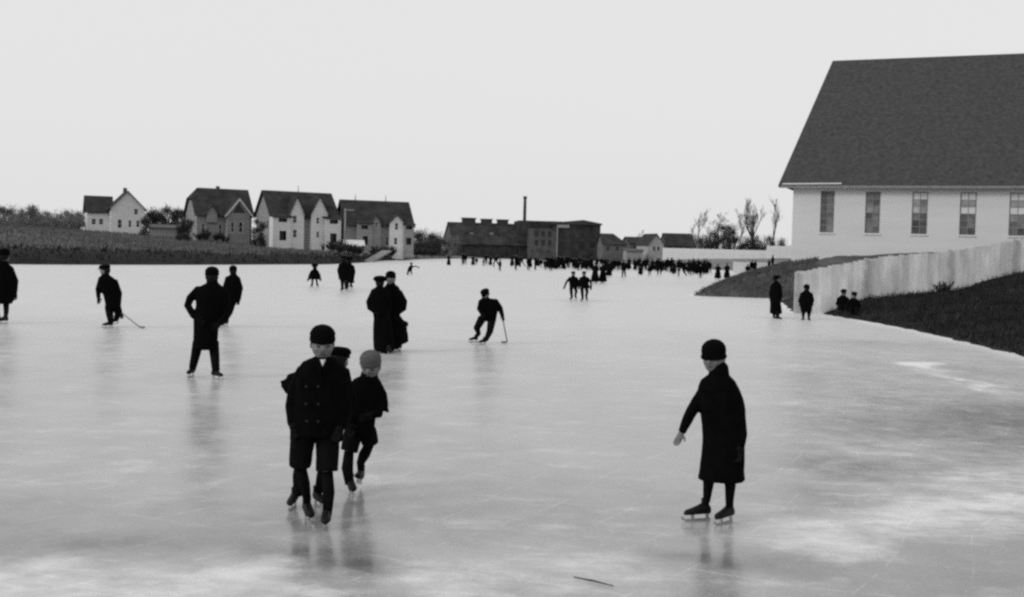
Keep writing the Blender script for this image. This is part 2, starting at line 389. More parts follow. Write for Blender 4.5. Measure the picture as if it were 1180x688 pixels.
X1, Y1 = scatter(110000, -125, -10, 85, 240, 0.2, 130, lambda X, Y: (X / Y > -0.56) & (lake_sd(X, Y) > np.interp(X / Y * FPX + 590, [0, 130, 260], [13, 9.5, 4]) * rs.uniform(.4, 1.3, len(X))) & (rs.rand(len(X)) < np.clip(3.0 * np.exp(-(Y - 90) / 60.0), 0.15, 1)))
grass('grass', 'rough winter grass on the far left bank below the houses', X1, Y1, 0.1, 0.55, 0.09, mat('dry_grass', 0.125, 0.95, 0.08, 0.5, 0.35), 1)
X1, Y1 = scatter(60000, -125, 0, 85, 240, 0.02, 22, lambda X, Y: (X / Y > -0.56) & (lake_sd(X, Y) < np.interp(X / Y * FPX + 590, [0, 130, 260], [15, 11, 4.5]) * rs.uniform(.3, 1.5, len(X))))
grass('grass', 'dark reedy fringe along the foot of the far left bank', X1, Y1, 0.12, 0.5, 0.08, mat('wet_reeds', 0.018, 0.95, 0.08, 0.4, 0.35), 1)

# ------------------------------------------------------------------ buildings
def wall_panel(mb, x0, x1, z0, z1, y, holes, depth=0.14, axis_='x', sign=1):
    """a wall face along local x at depth y with rectangular openings and their reveals (towards +y*sign)"""
    xs = sorted({x0, x1} | {v for h in holes for v in (h[0], h[1])}); zs = sorted({z0, z1} | {v for h in holes for v in (h[2], h[3])})
    P = (lambda x, yy, z: (x, yy, z)) if axis_ == 'x' else (lambda x, yy, z: (yy, x, z))
    for i in range(len(xs) - 1):
        for j in range(len(zs) - 1):
            cx, cz = (xs[i] + xs[i + 1]) / 2, (zs[j] + zs[j + 1]) / 2
            if any(h[0] < cx < h[1] and h[2] < cz < h[3] for h in holes): continue
            mb.add([P(xs[i], y, zs[j]), P(xs[i + 1], y, zs[j]), P(xs[i + 1], y, zs[j + 1]), P(xs[i], y, zs[j + 1])], [(0, 1, 2, 3)])
    for a_, b_, c_, d_ in holes:
        yb = y + depth * sign
        q = [P(a_, y, c_), P(b_, y, c_), P(b_, y, d_), P(a_, y, d_), P(a_, yb, c_), P(b_, yb, c_), P(b_, yb, d_), P(a_, yb, d_)]
        mb.add(q, [(0, 1, 5, 4), (1, 2, 6, 5), (2, 3, 7, 6), (3, 0, 4, 7)])
def window(root, x0, x1, z0, z1, y, cols=1, rows=2, frame_m=None, panes=None, fw=0.07, name='window', axis_='x', sign=1):
    """frame with bars (a part) and one pane object per light (sub-parts)"""
    P = (lambda mb, a, b, c, d, e, f: mb.box(a, b, c, d, e, f)) if axis_ == 'x' else (lambda mb, a, b, c, d, e, f: mb.box(c, d, a, b, e, f))
    ya, yb = sorted((y + 0.05 * sign, y + 0.12 * sign))
    mb = MB(); P(mb, x0, x0 + fw, ya, yb, z0, z1); P(mb, x1 - fw, x1, ya, yb, z0, z1); P(mb, x0 + fw, x1 - fw, ya, yb, z0, z0 + fw); P(mb, x0 + fw, x1 - fw, ya, yb, z1 - fw, z1)
    W, H = (x1 - x0 - 2 * fw) / cols, (z1 - z0 - 2 * fw) / rows; b = fw * 0.35
    for i in range(1, cols): P(mb, x0 + fw + i * W - b, x0 + fw + i * W + b, ya + 0.004, yb - 0.004, z0 + fw, z1 - fw)
    for j in range(1, rows): P(mb, x0 + fw, x1 - fw, ya + 0.008, yb - 0.008, z0 + fw + j * H - b, z0 + fw + j * H + b)
    f = mb.build(name, frame_m or TRIM(), root)
    yc = sorted((y + 0.085 * sign, y + 0.098 * sign))
    for i in range(cols):
        for j in range(rows):
            p = MB(); P(p, x0 + fw + i * W + b, x0 + fw + (i + 1) * W - b, yc[0], yc[1], z0 + fw + j * H + b, z0 + fw + (j + 1) * H - b)
            p.build('pane', panes(i, j) if panes else PANE(), f)
    return f
def gable_roof(root, x0, x1, y0, y1, ze, zr, over=0.45, m=None, th=0.16, axis_='x', name='roof', clip=(0, 0), cf=0.62):
    """two plates meeting at a ridge along axis_; clip cuts the ridge ends back above cf of the rise (half-hips; cf 0 = full hips)"""
    mb = MB(); ym = (y0 + y1) / 2; sl_ = (zr - ze) / (ym - y0); e = ze - over * sl_ + 0.12
    P = (lambda x, y, z: (x, y, z)) if axis_ == 'x' else (lambda x, y, z: (y, x, z))
    a0, a1 = x0 - over, x1 + over; zt = zr + 0.12; D_ = Vector((0, 0, -th))
    def plate(q):
        q = [Vector(v) for v in q]; n = len(q)
        mb.add(q + [v + D_ for v in q], [tuple(range(n)), tuple(range(n, 2 * n))[::-1]] + [((i + 1) % n, i, n + i, n + (i + 1) % n) for i in range(n)])
    zc = e + (zt - e) * cf
    for s_, ye in ((1, y0 - over), (-1, y1 + over)):
        yc = ye + (ym - ye) * cf
        q = [P(a0, ye, e), P(a1, ye, e)]
        if clip[1]: q.append(P(a1, yc, zc))
        q += [P(a1 - clip[1], ym, zt), P(a0 + clip[0], ym, zt)]
        if clip[0]: q.append(P(a0, yc, zc))
        plate(q)
    for aa, cl in ((a0, clip[0]), (a1, -clip[1])):
        if cl:
            ya, yb = (y0 - over) + (ym - y0 + over) * cf, (y1 + over) + (ym - y1 - over) * cf
            plate([P(aa, ya, zc), P(aa + cl, ym, zt), P(aa, yb, zc)])
    return mb.build(name, m or ROOF(), root)
def gable_walls(root, x0, x1, y0, y1, z0, ze, zr, holes=(), m=None, axis_='x', name='wall', left_holes=(), cf=(1, 1)):
    """front wall (min y, or min x when axis_ is y) with openings, plain other walls, gable triangles"""
    mb = MB(); ym = (y0 + y1) / 2
    if axis_ == 'x':
        wall_panel(mb, x0, x1, z0, ze, y0, holes)
        mb.add([(x0, y1, z0), (x1, y1, z0), (x1, y1, ze), (x0, y1, ze)], [(3, 2, 1, 0)])
        wall_panel(mb, y0, y1, z0, ze, x0, left_holes, axis_='y')
        for xx, c_, zz in ((x0, cf[0], ze), (x1, cf[1], ze)):
            zc = ze + (zr - ze) * c_; ya, yb = y0 + (ym - y0) * c_, y1 + (ym - y1) * c_
            if c_ > 0.02: mb.add([(xx, y0, ze), (xx, y1, ze), (xx, yb, zc), (xx, ya, zc)], [(0, 1, 2, 3)])
        mb.add([(x1, y0, z0), (x1, y1, z0), (x1, y1, ze), (x1, y0, ze)], [(0, 1, 2, 3)])
    else:                                                   # ridge along y: the gable looks to the front
        xm = (x0 + x1) / 2
        wall_panel(mb, x0, x1, z0, ze, y0, holes)
        mb.add([(x0, y0, ze), (x1, y0, ze), (xm, y0, zr)], [(0, 1, 2)])
        mb.add([(x0, y1, z0), (x0, y0, z0), (x0, y0, ze), (x0, y1, ze)], [(0, 1, 2, 3)])
        mb.add([(x1, y0, z0), (x1, y1, z0), (x1, y1, ze), (x1, y0, ze)], [(0, 1, 2, 3)])
        mb.add([(x1, y1, z0), (x0, y1, z0), (x0, y1, ze), (xm, y1, zr), (x1, y1, ze)], [(0, 1, 2, 3, 4)])
    return mb.build(name, m or W_PALE(), root)
class House:
    """a building whose front wall passes through a pixel at distance dist, turned by angle a; S() and Z() turn pixels into wall coordinates"""
    def __init__(s, name, px, dist, a, label, cat='house', group=None, base=None):
        p = on_y(px, hor(px), dist); s.pl = Plane(p.x, p.y, a)
        s.z0 = land1(p.x, p.y) if base is None else base
        s.root = tag(empty(name, (p.x, p.y, s.z0), a), label, cat, group)
    def S(s, px, py=285, back=0.0): return s.pl.hit(px, py, back)[0]
    def Z(s, px, py, back=0.0): return s.pl.hit(px, py, back)[1] - s.z0

# ---- big hall at the right
ch = House('hall', 911.5, 78, R(-22), 'big pale hall with steep dark shingled roof and tall windows at the right', 'hall')
rt = ch.root; dep = 22.0; L_ = 30.0
ze = ch.Z(960, 214.5)
wins = []
for xl, xr, yt, yb in [(945.2, 961.3, 220, 268.2), (997, 1014.2, 220.8, 269), (1050.8, 1069, 221, 270), (1106, 1125, 221.6, 271), (1163, 1182.5, 222, 272)]:
    xc = (xl + xr) / 2; wins.append((ch.S(xl, 245), ch.S(xr, 245), ch.Z(xc, yb), ch.Z(xc, yt)))
stp = wins[4][0] - wins[3][0]
for k in range(1, 4): wins.append((wins[4][0] + stp * k, wins[4][1] + stp * k, wins[4][2], wins[4][3]))
mb = MB(); wall_panel(mb, 0, L_, -1.2, ze, 0, wins, 0.2)
mb.add([(0, 0, -1.2), (0, dep, -1.2), (L_, dep, -1.2), (L_, 0, -1.2), (0, 0, ze), (0, dep, ze), (L_, dep, ze), (L_, 0, ze)], [(0, 4, 5, 1), (1, 5, 6, 2), (2, 6, 7, 3)])
hallw = mat('hall_wall', 0.60, 0.85, 0.15, 0.07, 0.7, 0.1, 9, (0.2, 0.2, 2.5))
mb.build('wall', hallw, rt)
glass_a = mat('hall_glass_dim', 0.15, 0.35, 0.3, 0.6, 1.3, rand=0.6); glass_b = mat('hall_glass_clouded', 0.30, 0.5, 0.3, 0.35, 1.5, rand=0.4); glass_c = mat('hall_blind', 0.62, 0.7, 0.2, 0.08, 2)
bright = {0: set(), 1: {(0, 3)}, 2: {(0, 5), (1, 5), (0, 3), (1, 3)}, 3: {(0, 5), (1, 5), (0, 3), (1, 3)}, 4: {(0, 5), (1, 5), (0, 3), (1, 3), (0, 4)}}
for k, q in enumerate(wins):
    def pm(i, j, k=k):
        if k > 1 and j == 5 or (k > 2 and j == 3): return glass_c
        if (i, j) in bright.get(k, set()) or (j == 4 and k > 1): return glass_b
        return glass_a if (i + j * 3 + k) % 3 else mat('hall_glass_dark', 0.085, 0.3, 0.3, 0.5, 1.5)
    window(rt, q[0], q[1], q[2], q[3], 0, 2, 6, mat('hall_window_frame', 0.26, 0.8, 0.2, 0.2), pm, 0.05)
    MB().box(q[0] - 0.06, q[1] + 0.06, -0.07, 0.02, q[2] - 0.09, q[2] - 0.002).build('sill', TRIM(), rt)
ov = 0.85; b_ = dep / 2
zr = ch.Z(960, 70, b_); se = ch.S(898.5, 212); sr = ch.S(959.5, 70.5, b_); zel = ch.Z(905, 213.3, -0.5)
# roof planes: front, back, and the steep hipped ends
e0, e1 = se, L_ + ov; r0, r1 = sr, L_ - sr + se + 0.8; yf, yb_ = -0.6, dep + 0.6
mb = MB()
mb.slab((e0, yf, zel), (e1, yf, zel), (r1, b_, zr), (r0, b_, zr), 0.22)
mb.slab((e1, yb_, zel), (e0, yb_, zel), (r0, b_, zr), (r1, b_, zr), 0.22)
mb.slab((e0 + 0.02, yb_ - 0.02, zel + 0.01), (e0 + 0.02, yf + 0.02, zel + 0.01), (r0, b_ - 0.01, zr - 0.02), (r0, b_ + 0.01, zr - 0.02), 0.18)
mb.slab((e1 - 0.02, yf + 0.02, zel + 0.01), (e1 - 0.02, yb_ - 0.02, zel + 0.01), (r1, b_ + 0.01, zr - 0.02), (r1, b_ - 0.01, zr - 0.02), 0.18)
mb.build('roof', mat('hall_shingles', 0.058, 0.9, 0.12, 0.42, 3.6, 0.8, 11, (1, 1, 1)), rt)
MB().box(-0.05, L_ + 0.05, -0.5, -0.003, ze - 0.16, ze + 0.02).build('cornice', TRIM(), rt)
MB().box(e0 + 0.15, e1 - 0.1, yf - 0.05, yf + 0.06, zel - 0.2, zel - 0.03).build('eaves_board', mat('eaves_wood', 0.22, 0.8, 0.2, 0.3), rt)
MB().tube([(e0 + 0.3, yf - 0.1, zel + 0.06), (e0 + 4.2, yf - 0.1, zel + 0.09)], 0.05, 8).build('gutter', TRIM(), rt)

# ---- houses on the left bank
def win_px(h, holes, x0, x1, y0, y1, y=0.0):
    xc, yc = (x0 + x1) / 2, (y0 + y1) / 2
    q = (h.S(x0, yc, y), h.S(x1, yc, y), h.Z(xc, y1, y), h.Z(xc, y0, y)); holes.append(q); return q
def add_windows(h, holes, y=0.0, rows=2, cols=1, fm=None):
    for q in holes: window(h.root, *q, y, cols, rows, fm)
def porch(h, x0, x1, yt, yb, y0, roofy, m=None, depth=2.0, ymid=None, open_px=None):
    """two-storey porch box with dark open bays, built on the front wall"""
    s0, s1 = h.S(x0, 265, y0), h.S(x1, 265, y0); xc = (x0 + x1) / 2
    zt = h.Z(xc, yt, y0); holes = []
    for a, b, c, d in open_px: win_px(h, holes, a, b, c, d, y0)
    mb = MB(); wall_panel(mb, s0, s1, -0.6, zt, y0, holes, 0.18)
    mb.add([(s0, y0 + depth, -0.6), (s0, y0, -0.6), (s0, y0, zt), (s0, y0 + depth, zt), (s1, y0, -0.6), (s1, y0 + depth, -0.6), (s1, y0 + depth, zt), (s1, y0, zt)], [(0, 1, 2, 3), (4, 5, 6, 7)])
    p = mb.build('porch', m or W_PALE(), h.root)
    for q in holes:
        MB().box(q[0] - 0.1, q[1] + 0.1, y0 + 0.75, y0 + 0.8, q[2] - 0.1, q[3] + 0.1).build('bay_shade', PANE(), p)  # dark sheet behind the open bay, standing in for its shade
        if q[2] > 2.5:
            MB().box(q[0], q[1], y0 + 0.02, y0 + 0.08, q[2] + 0.75, q[2] + 0.83).build('rail', TRIM(), p)
    zr_ = h.Z(xc, roofy, y0)
    mb = MB(); mb.slab((s0 - 0.3, y0 - 0.4, zt + 0.02), (s1 + 0.3, y0 - 0.4, zt + 0.02), (s1 + 0.3, y0 + depth, zr_), (s0 - 0.3, y0 + depth, zr_), 0.12); mb.build('porch_roof', ROOF(), h.root)
    return p

# house with the L-shaped plan (leftmost)
h = House('cottage', 100, 222, R(24), 'white L-shaped cottage on the bank, leftmost of the four houses')
rt = h.root; D = 7.5; hol = []
s1 = h.S(129, 250); zeL = h.Z(112, 243.5); zrL = h.Z(115, 226.5, D / 2)
win_px(h, hol, 105.5, 110.5, 252, 259); win_px(h, hol, 114, 119, 252, 259)
gable_walls(rt, 0, s1, 0, D, -0.8, zeL, zrL, hol); add_windows(h, hol)
gable_roof(rt, 0, s1, 0, D, zeL, zrL, 0.4)
y0 = -2.6; hol = []; sA, sB = h.S(127.5, 250, y0), h.S(166.5, 250, y0)
zeW = h.Z(160, 240, y0); zrW = h.Z(150, 220.5, y0)
win_px(h, hol, 154.5, 159, 236, 246, y0); hol[0] = (hol[0][0], hol[0][1], min(hol[0][2], zeW - 1.3), zeW - 0.12)
win_px(h, hol, 135.5, 140.5, 253, 263, y0); win_px(h, hol, 148, 151.5, 254, 262, y0); win_px(h, hol, 157, 161, 254, 262, y0)
mb = gable_walls(rt, sA, sB, y0, D + 0.4, -0.8, zeW, zrW, hol, axis_='y', name='wing'); add_windows(h, hol, y0)
gable_roof(rt, y0, D + 0.4, sA, sB, zeW, zrW, 0.45, axis_='y', name='wing_roof')
MB().box((sA + sB) / 2 - 0.35, (sA + sB) / 2 + 0.35, 3.2, 3.9, zrW - 0.6, zrW + 0.9).build('chimney', mat('brick_chimney', 0.10, 0.9, 0.1, 0.3, 4), rt)

# house with the clipped gable
h = House('house', 226.5, 205, R(28), 'house with dark clipped-gable roof and broad barge-boarded front gable', group='houses on the bank')
rt = h.root; D = 9.5; hol = []
s1 = h.S(290, 260); zeL = h.Z(240, 246); zrL = h.Z(240, 217.5, D / 2)
win_px(h, hol, 232, 236, 258, 267); win_px(h, hol, 246, 249, 250, 256); win_px(h, hol, 252, 256, 258, 270)
gable_walls(rt, 0, s1, 0, D, -0.8, zeL, zrL, hol, W_GREY(), cf=(0.55, 1)); add_windows(h, hol)
gable_roof(rt, 0, s1, 0, D, zeL, zrL, 0.5, clip=(1.5, 0))
y0 = -1.8; sA, sB = h.S(262, 260, y0), h.S(288, 260, y0); zeW = h.Z(275, 246, y0); zrW = h.Z(276, 230, y0); hol = []
win_px(h, hol, 266, 270, 256, 268, y0); win_px(h, hol, 275, 280, 256, 268, y0)
gable_walls(rt, sA, sB, y0, 3, -0.8, zeW, zrW, hol, W_GREY(), axis_='y', name='wing'); add_windows(h, hol, y0)
gable_roof(rt, y0, D / 2, sA, sB, zeW, zrW, 0.5, axis_='y', name='wing_roof')
sm = (sA + sB) / 2
MB().prism([(sA + 0.9, zeW + 0.1), (sB - 0.9, zeW + 0.1), (sm, zrW - 0.7)], 'y', y0 - 0.05, y0 - 0.002).build('gable_panel', DARKW(), rt)
mb = MB()
for sx in (-1, 1):
    a = Vector((sm + sx * ((sB - sA) / 2 + 0.55), y0 - 0.52, zeW - 0.5)); b = Vector((sm, y0 - 0.52, zrW + 0.22)); n = Vector((0, 0, -0.38))
    mb.add([a, b, b + n, a + n, a + Vector((0, .05, 0)), b + Vector((0, .05, 0)), b + n + Vector((0, .05, 0)), a + n + Vector((0, .05, 0))], [(0, 1, 2, 3), (7, 6, 5, 4), (0, 4, 5, 1), (3, 2, 6, 7)])
mb.build('barge_board', W_PALE(), rt)
sA2, sB2 = h.S(238, 250, -0.3), h.S(250, 250, -0.3)
gable_walls(rt, sA2, sB2, -0.6, 2, zeL - 1.6, h.Z(243, 245), h.Z(243, 236), (), W_GREY(), axis_='y', name='dormer')
gable_roof(rt, -0.6, 3.2, sA2, sB2, h.Z(243, 245), h.Z(243, 236), 0.35, axis_='y', name='dormer_roof')
MB().box(h.S(251, 215, D / 2) - 0.3, h.S(251, 215, D / 2) + 0.3, D / 2 - 0.3, D / 2 + 0.3, zrL - 0.3, zrL + 0.55).build('chimney', mat('brick_chimney', 0.1), rt)

# twin-gabled house
h = House('house', 312.5, 200, R(30), 'twin-gabled house with white two-storey porches, third of the four houses', group='houses on the bank')
rt = h.root; D = 9.0; hol = []
s1 = h.S(388.5, 262); zeL = h.Z(340, 247.5); zrL = h.Z(340, 221.6, D / 2)
lh = [(2.0, 3.0, 3.4, 5.0), (5.6, 6.6, 3.4, 5.0)]
gable_walls(rt, 0, s1, 0, D, -0.8, zeL, zrL, hol, W_GREY(), left_holes=lh)
for q in lh: window(rt, *q, 0, 1, 2, axis_='y')
gable_roof(rt, 0, s1, 0, D, zeL, zrL, 0.5)
for (xa, xb, ya, ww) in ((334, 350.5, 225.5, [(337.5, 342, 248.5, 257), (337.5, 342, 264.5, 274)]), (358.5, 378, 227.0, [(364.5, 368, 250.5, 258), (364.5, 368, 267, 274)])):
    y0 = -1.0; hol = []
    sA, sB = h.S(xa, 255, y0), h.S(xb, 255, y0); zeW = h.Z((xa + xb) / 2, 246, y0); zrW = zeW + 3.1
    for q in ww: win_px(h, hol, *q, y0)
    gable_walls(rt, sA, sB, y0, 2.5, -0.8, zeW, zrW, hol, W_PALE(), axis_='y', name='wing'); add_windows(h, hol, y0)
    gable_roof(rt, y0, 3.6, sA, sB, zeW, zrW, 0.4, axis_='y', name='wing_roof')
porch(h, 314.5, 335, 250, 277, -1.8, 245, open_px=[(321, 331, 250.8, 256), (322, 330, 266, 277)])
porch(h, 375, 393, 252, 282, -1.8, 247, open_px=[(380, 389.5, 252.8, 258), (380.5, 388, 269, 280)])
xf = h.S(343.7, 220, D / 2); MB().tube([(xf, D / 2, zrL - 0.1), (xf, D / 2, zrL + 1.35)], [0.09, 0.03], 6).build('finial', DARKW(), rt)

# house with two finials
h = House('house', 399, 205, R(20), 'gabled house with two roof finials and porches, rightmost of the four houses', group='houses on the bank')
rt = h.root; D = 9.0; hol = []
s1 = h.S(474.5, 262); zeL = h.Z(440, 258); zrL = h.Z(430, 232, D / 2)
win_px(h, hol, 444, 448, 273, 283); win_px(h, hol, 436, 440, 273, 283)
gable_walls(rt, 0, s1, 0, D, -0.9, zeL, zrL, hol, W_GREY()); add_windows(h, hol)
gable_roof(rt, 0, s1, 0, D, zeL, zrL, 0.55)
for xa, xb, apex, ww in ((449, 466, 248, [(455, 459, 257, 265), (454, 458, 274, 282)]), (428, 439, 247, [(432, 436, 256.5, 262)])):
    y0 = -1.1; hol = []; sA, sB = h.S(xa, 262, y0), h.S(xb, 262, y0); xc = (xa + xb) / 2
    zeW = h.Z(xc, 257, y0); zrW = h.Z(xc, apex, y0)
    for q in ww: win_px(h, hol, *q, y0)
    gable_walls(rt, sA, sB, y0, 2.5, -0.9, zeW, zrW, hol, W_PALE() if xa > 440 else W_GREY(), axis_='y', name='wing'); add_windows(h, hol, y0)
    gable_roof(rt, y0, 3.4, sA, sB, zeW, zrW, 0.35, axis_='y', name='wing_roof')
porch(h, 413, 429, 257.5, 288, -1.7, 254, W_GREY(), open_px=[(416.5, 424, 258, 264), (418, 424, 272, 282)])
porch(h, 466, 477, 259, 290, -1.5, 255, W_GREY(), open_px=[(468, 475, 260, 264.5), (468, 474, 274, 282)])
for q in (409.5, 444.5):
    xf = h.S(q, 230, D / 2); MB().tube([(xf, D / 2, zrL - 0.1), (xf, D / 2, zrL + 1.25)], [0.1, 0.03], 6).build('finial', DARKW(), rt)

# ---- the works across the pond
h = House('factory', 523, 322, R(14), 'long dark gabled factory building with three roof vents', 'factory')
rt = h.root; D = 17.0; brick = mat('dark_brick', 0.036, 0.9, 0.1, 0.75, 0.45); brick2 = mat('brick_gable', 0.10, 0.9, 0.1, 0.3, 0.6)
s1 = h.S(606, 285); zeL = h.Z(560, 281); zrL = h.Z(540, 256.8, D / 2); hol = []
for k in range(9): win_px(h, hol, 527 + k * 8.4, 530.5 + k * 8.4, 284 + 0.2 * k, 291 + 0.2 * k)
gable_walls(rt, 0, s1, 0, D, -1.0, zeL, zrL, hol, brick); add_windows(h, hol, 0, 2, 1, DARKW())
MB().add([(-0.03, 0, -1), (-0.03, D, -1), (-0.03, D, zeL), (-0.03, D / 2, zrL - 0.1), (-0.03, 0, zeL)], [(0, 1, 2, 3, 4)]).build('gable_end', brick2, rt)
gable_roof(rt, 0, s1, 0, D, zeL, zrL, 0.4, mat('slate_roof', 0.036, 0.9, 0.15, 0.75, 0.35))
for xa, xb, yt in ((533, 547, 251), (555, 566, 252.3), (573.5, 584.5, 253)):
    a, b = h.S(xa, 256, D / 2), h.S(xb, 256, D / 2); zt = h.Z((xa + xb) / 2, yt, D / 2)
    v = MB().box(a, b, D / 2 - 1.3, D / 2 + 1.3, zrL - 1.4, zt - 0.25).build('roof_vent', DARKW(), rt)
    MB().box(a - 0.25, b + 0.25, D / 2 - 1.55, D / 2 + 1.55, zt - 0.247, zt).build('cap', DARKW(), v)
for q in (543, 566):
    a = h.S(q, 270, D / 4); 
    z_ = h.Z(q, 269, D / 4); MB().box(a - 0.5, a + 0.5, D / 4 - 0.6, D / 4 + 0.5, z_ - 1.6, z_ + 0.2).build('skylight', mat('skylight', 0.22, 0.4, 0.4), rt)
h = House('factory', 612, 318, R(6), 'flat-roofed dark brick factory block with pale front bay', 'factory')
rt = h.root; D = 24.0; hol = []
s1 = h.S(691.5, 280); zt = h.Z(650, 258.5); mb = MB(); sA = h.S(641, 280)
for k in range(4):
    for j in range(2): win_px(h, hol, 646 + k * 11.5, 651 + k * 11.5, 268 + j * 11, 275 + j * 11)
wall_panel(mb, sA, s1, -1, zt, 0, hol, 0.3); dz = zt
mb.add([(sA, 0, -1), (sA, 0, dz), (sA, D, dz), (sA, D, -1), (s1, 0, -1), (s1, D, -1), (s1, D, dz), (s1, 0, dz)], [(0, 1, 2, 3), (4, 5, 6, 7), (2, 6, 5, 3)])
mb.build('wall', brick, rt); add_windows(h, hol, 0, 2, 2, DARKW())
zm = h.Z(672, 253.5); sm = h.S(672, 256)
MB().prism([(sA - 0.5, zt + 0.004), (s1 + 0.4, zt + 0.004), (s1 + 0.4, zt + 0.45), (sm, zm), (sA + 4.0, zm - 0.4), (sA - 0.5, zt + 0.5)], 'y', -0.4, D + 0.3).build('roof', mat('felt_roof', 0.045, 0.9, 0.15, 0.4, 0.4), rt)
hol = []; y0 = -0.6
for k in range(3):
    for j in range(2): win_px(h, hol, 616 + k * 7.6, 620.5 + k * 7.6, 266.5 + j * 10, 273 + j * 10, y0)
mb = MB(); sP = h.S(612.5, 275, y0); sQ = sA - 0.01; zp = h.Z(625, 263.5, y0)
wall_panel(mb, sP, sQ, -1, zp, y0, hol, 0.3); mb.add([(sP, y0, -1), (sP, y0, zp), (sP, 9, zp), (sP, 9, -1), (sQ, y0, zp), (sQ, 9, zp)], [(0, 3, 2, 1), (1, 2, 5, 4)])
mb.build('front_bay', mat('pale_brick', 0.075, 0.9, 0.1, 0.6, 0.5), rt); add_windows(h, hol, y0, 2, 2, DARKW())
mb = MB(); zb = h.Z(620, 254.5, 9.2); mb.box(h.S(598, 260, 9.2), sA + 3, 9.2, D - 1, -1, zb); mb.build('rear_block', brick, rt)
MB().box(h.S(642, 262), h.S(656, 262), -0.25, -0.003, h.Z(649, 262.5), h.Z(649, 258.8)).build('sign_band', W_GREY(), rt)
MB().tube([(sA + 0.15, -0.75, -0.8), (sA + 0.15, -0.75, zt - 0.6)], 0.16, 6).build('downpipe', W_GREY(), rt)
p = on_y(603.4, 296, 338); zt = on_y(605.2, 227, 338).z
c = tag(empty('factory_chimney', (p.x, p.y, land1(p.x, p.y))), 'tall thin factory chimney rising behind the works', 'chimney')
zb = c.location.z
MB().tube([(0, 0, -1), (0, 0, zt - zb)], [0.6, 0.42], 12).build('shaft', brick, c, True)
MB().tube([(0, 0, zt - zb - 0.5), (0, 0, zt - zb + 0.2)], [0.55, 0.55], 12).build('rim', brick, c, True)

def small_house(name, px0, px1, dist, ybase, yeave, yridge, a, D, wallm, roofm, label, axis_='x', wpx=(), cat='house', hip=(0, 0), group='small buildings beyond the pond', base=None):
    h = House(name, px0, dist, a, label, cat, group, base); rt = h.root; s1 = h.S(px1, yeave); xc = (px0 + px1) / 2; hol = []
    for q in wpx: win_px(h, hol, *q)
    ze = h.Z(xc, yeave)
    zr = h.Z(xc, yridge, D / 2 if axis_ == 'x' else 0)
    gable_walls(rt, 0, s1, 0, D, -1.0, ze, zr, hol, wallm, axis_=axis_, cf=(0 if hip[0] else 1, 0 if hip[1] else 1)); add_windows(h, hol, 0, 2, 1, W_DULL())
    if axis_ == 'x': gable_roof(rt, 0, s1, 0, D, ze, zr, 0.35, roofm, clip=hip, cf=0.0)
    else: gable_roof(rt, 0, D, 0, s1, ze, zr, 0.35, roofm, axis_='y')
    return h
small_house('house', 694.5, 722, 300, 296, 281, 269.8, R(5), 9, W_DULL(), ROOF(), 'low dark hip-roofed house just beside the flat factory block', wpx=[(699, 702, 284, 289), (710, 713, 284, 289)], hip=(0, 3.2))
small_house('shed', 722, 741, 285, 296.5, 289, 287.2, R(3), 6, W_GREY(), W_DULL(), 'low grey board shed between far houses', cat='shed')
small_house('house', 725, 748, 315, 294, 280, 273.5, R(8), 9, W_DULL(), ROOF(), 'small dark-roofed house behind the low grey shed', wpx=[(730, 733, 283, 287)])
small_house('house', 747, 765, 290, 296, 281, 269.5, R(10), 11, mat('dingy_wall', 0.36, 0.9, 0.1, 0.3, 0.8), ROOF(), 'pale front-gabled house beyond the crowd, near the white fence', 'y', [(752.5, 755, 284, 289), (757.5, 760, 284, 289)])
small_house('house', 768, 800, 300, 296, 283, 269.5, R(4), 9, W_DULL(), ROOF(), 'long dark-roofed house behind the left end of the white fence', wpx=[(772, 775, 284, 288), (782, 785, 284, 288), (791, 794, 284, 288)])
small_house('shed', 172, 212, 215, 268, 262.5, 259.5, R(15), 5, W_GREY(), W_DULL(), 'low pale shed among trees between the cottage and clipped-gable house', cat='shed')
small_house('shed', 399, 418, 178, 289, 282.5, 277.3, R(12), 3.5, W_GREY(), W_PALE(), 'small pale-roofed shed below the two-finial house', cat='shed')
small_house('shed', 497, 512, 300, 293, 289, 285.6, R(4), 4, W_GREY(), W_PALE(), 'tiny white-roofed shed left of the factory', cat='shed')

def board_fence(name, px0, px1, dist, ytop, m, label, step=2.4, a=0.0, hgt=None, group='far white fences'):
    h = House(name, px0, dist, a, label, 'fence', group); s1 = h.S(px1, ytop); n = max(1, round(s1 / step)); rt = h.root
    zt = h.Z((px0 + px1) / 2, ytop) if hgt is None else hgt; w_ = s1 / n
    me = MB().box(0.01, w_ - 0.01, 0, 0.05, -1.2, zt).mesh('board_section'); me.materials.append(m)
    mp = MB().box(-0.07, 0.07, 0.055, 0.2, -1.2, zt + 0.08).mesh('post'); mp.materials.append(m)
    for k in range(n):
        for nm, mm in (('board_section', me), ('post', mp)):
            o = bpy.data.objects.new(nm, mm); COL.objects.link(o); o.parent = rt; o.location = (k * w_, 0, 0)
    return h
WF = mat('whitewashed_boards', 0.74, 0.85, 0.15, 0.08, 1.0)
board_fence('board_fence', 764, 892, 264, 287.3, WF, 'long low white board fence in front of the bare trees')
board_fence('board_fence', 884, 914, 255, 283.6, WF, 'taller end of white fence beside the hall corner')
board_fence('board_fence', 846, 915, 150, 302.6, mat('pale_boards', 0.6, 0.85, 0.15, 0.1, 1.0), 'low pale fence just above the dark spit')
board_fence('board_fence', 480, 520, 292, 288.8, W_GREY(), 'grey board fence near the tiny white-roofed shed')

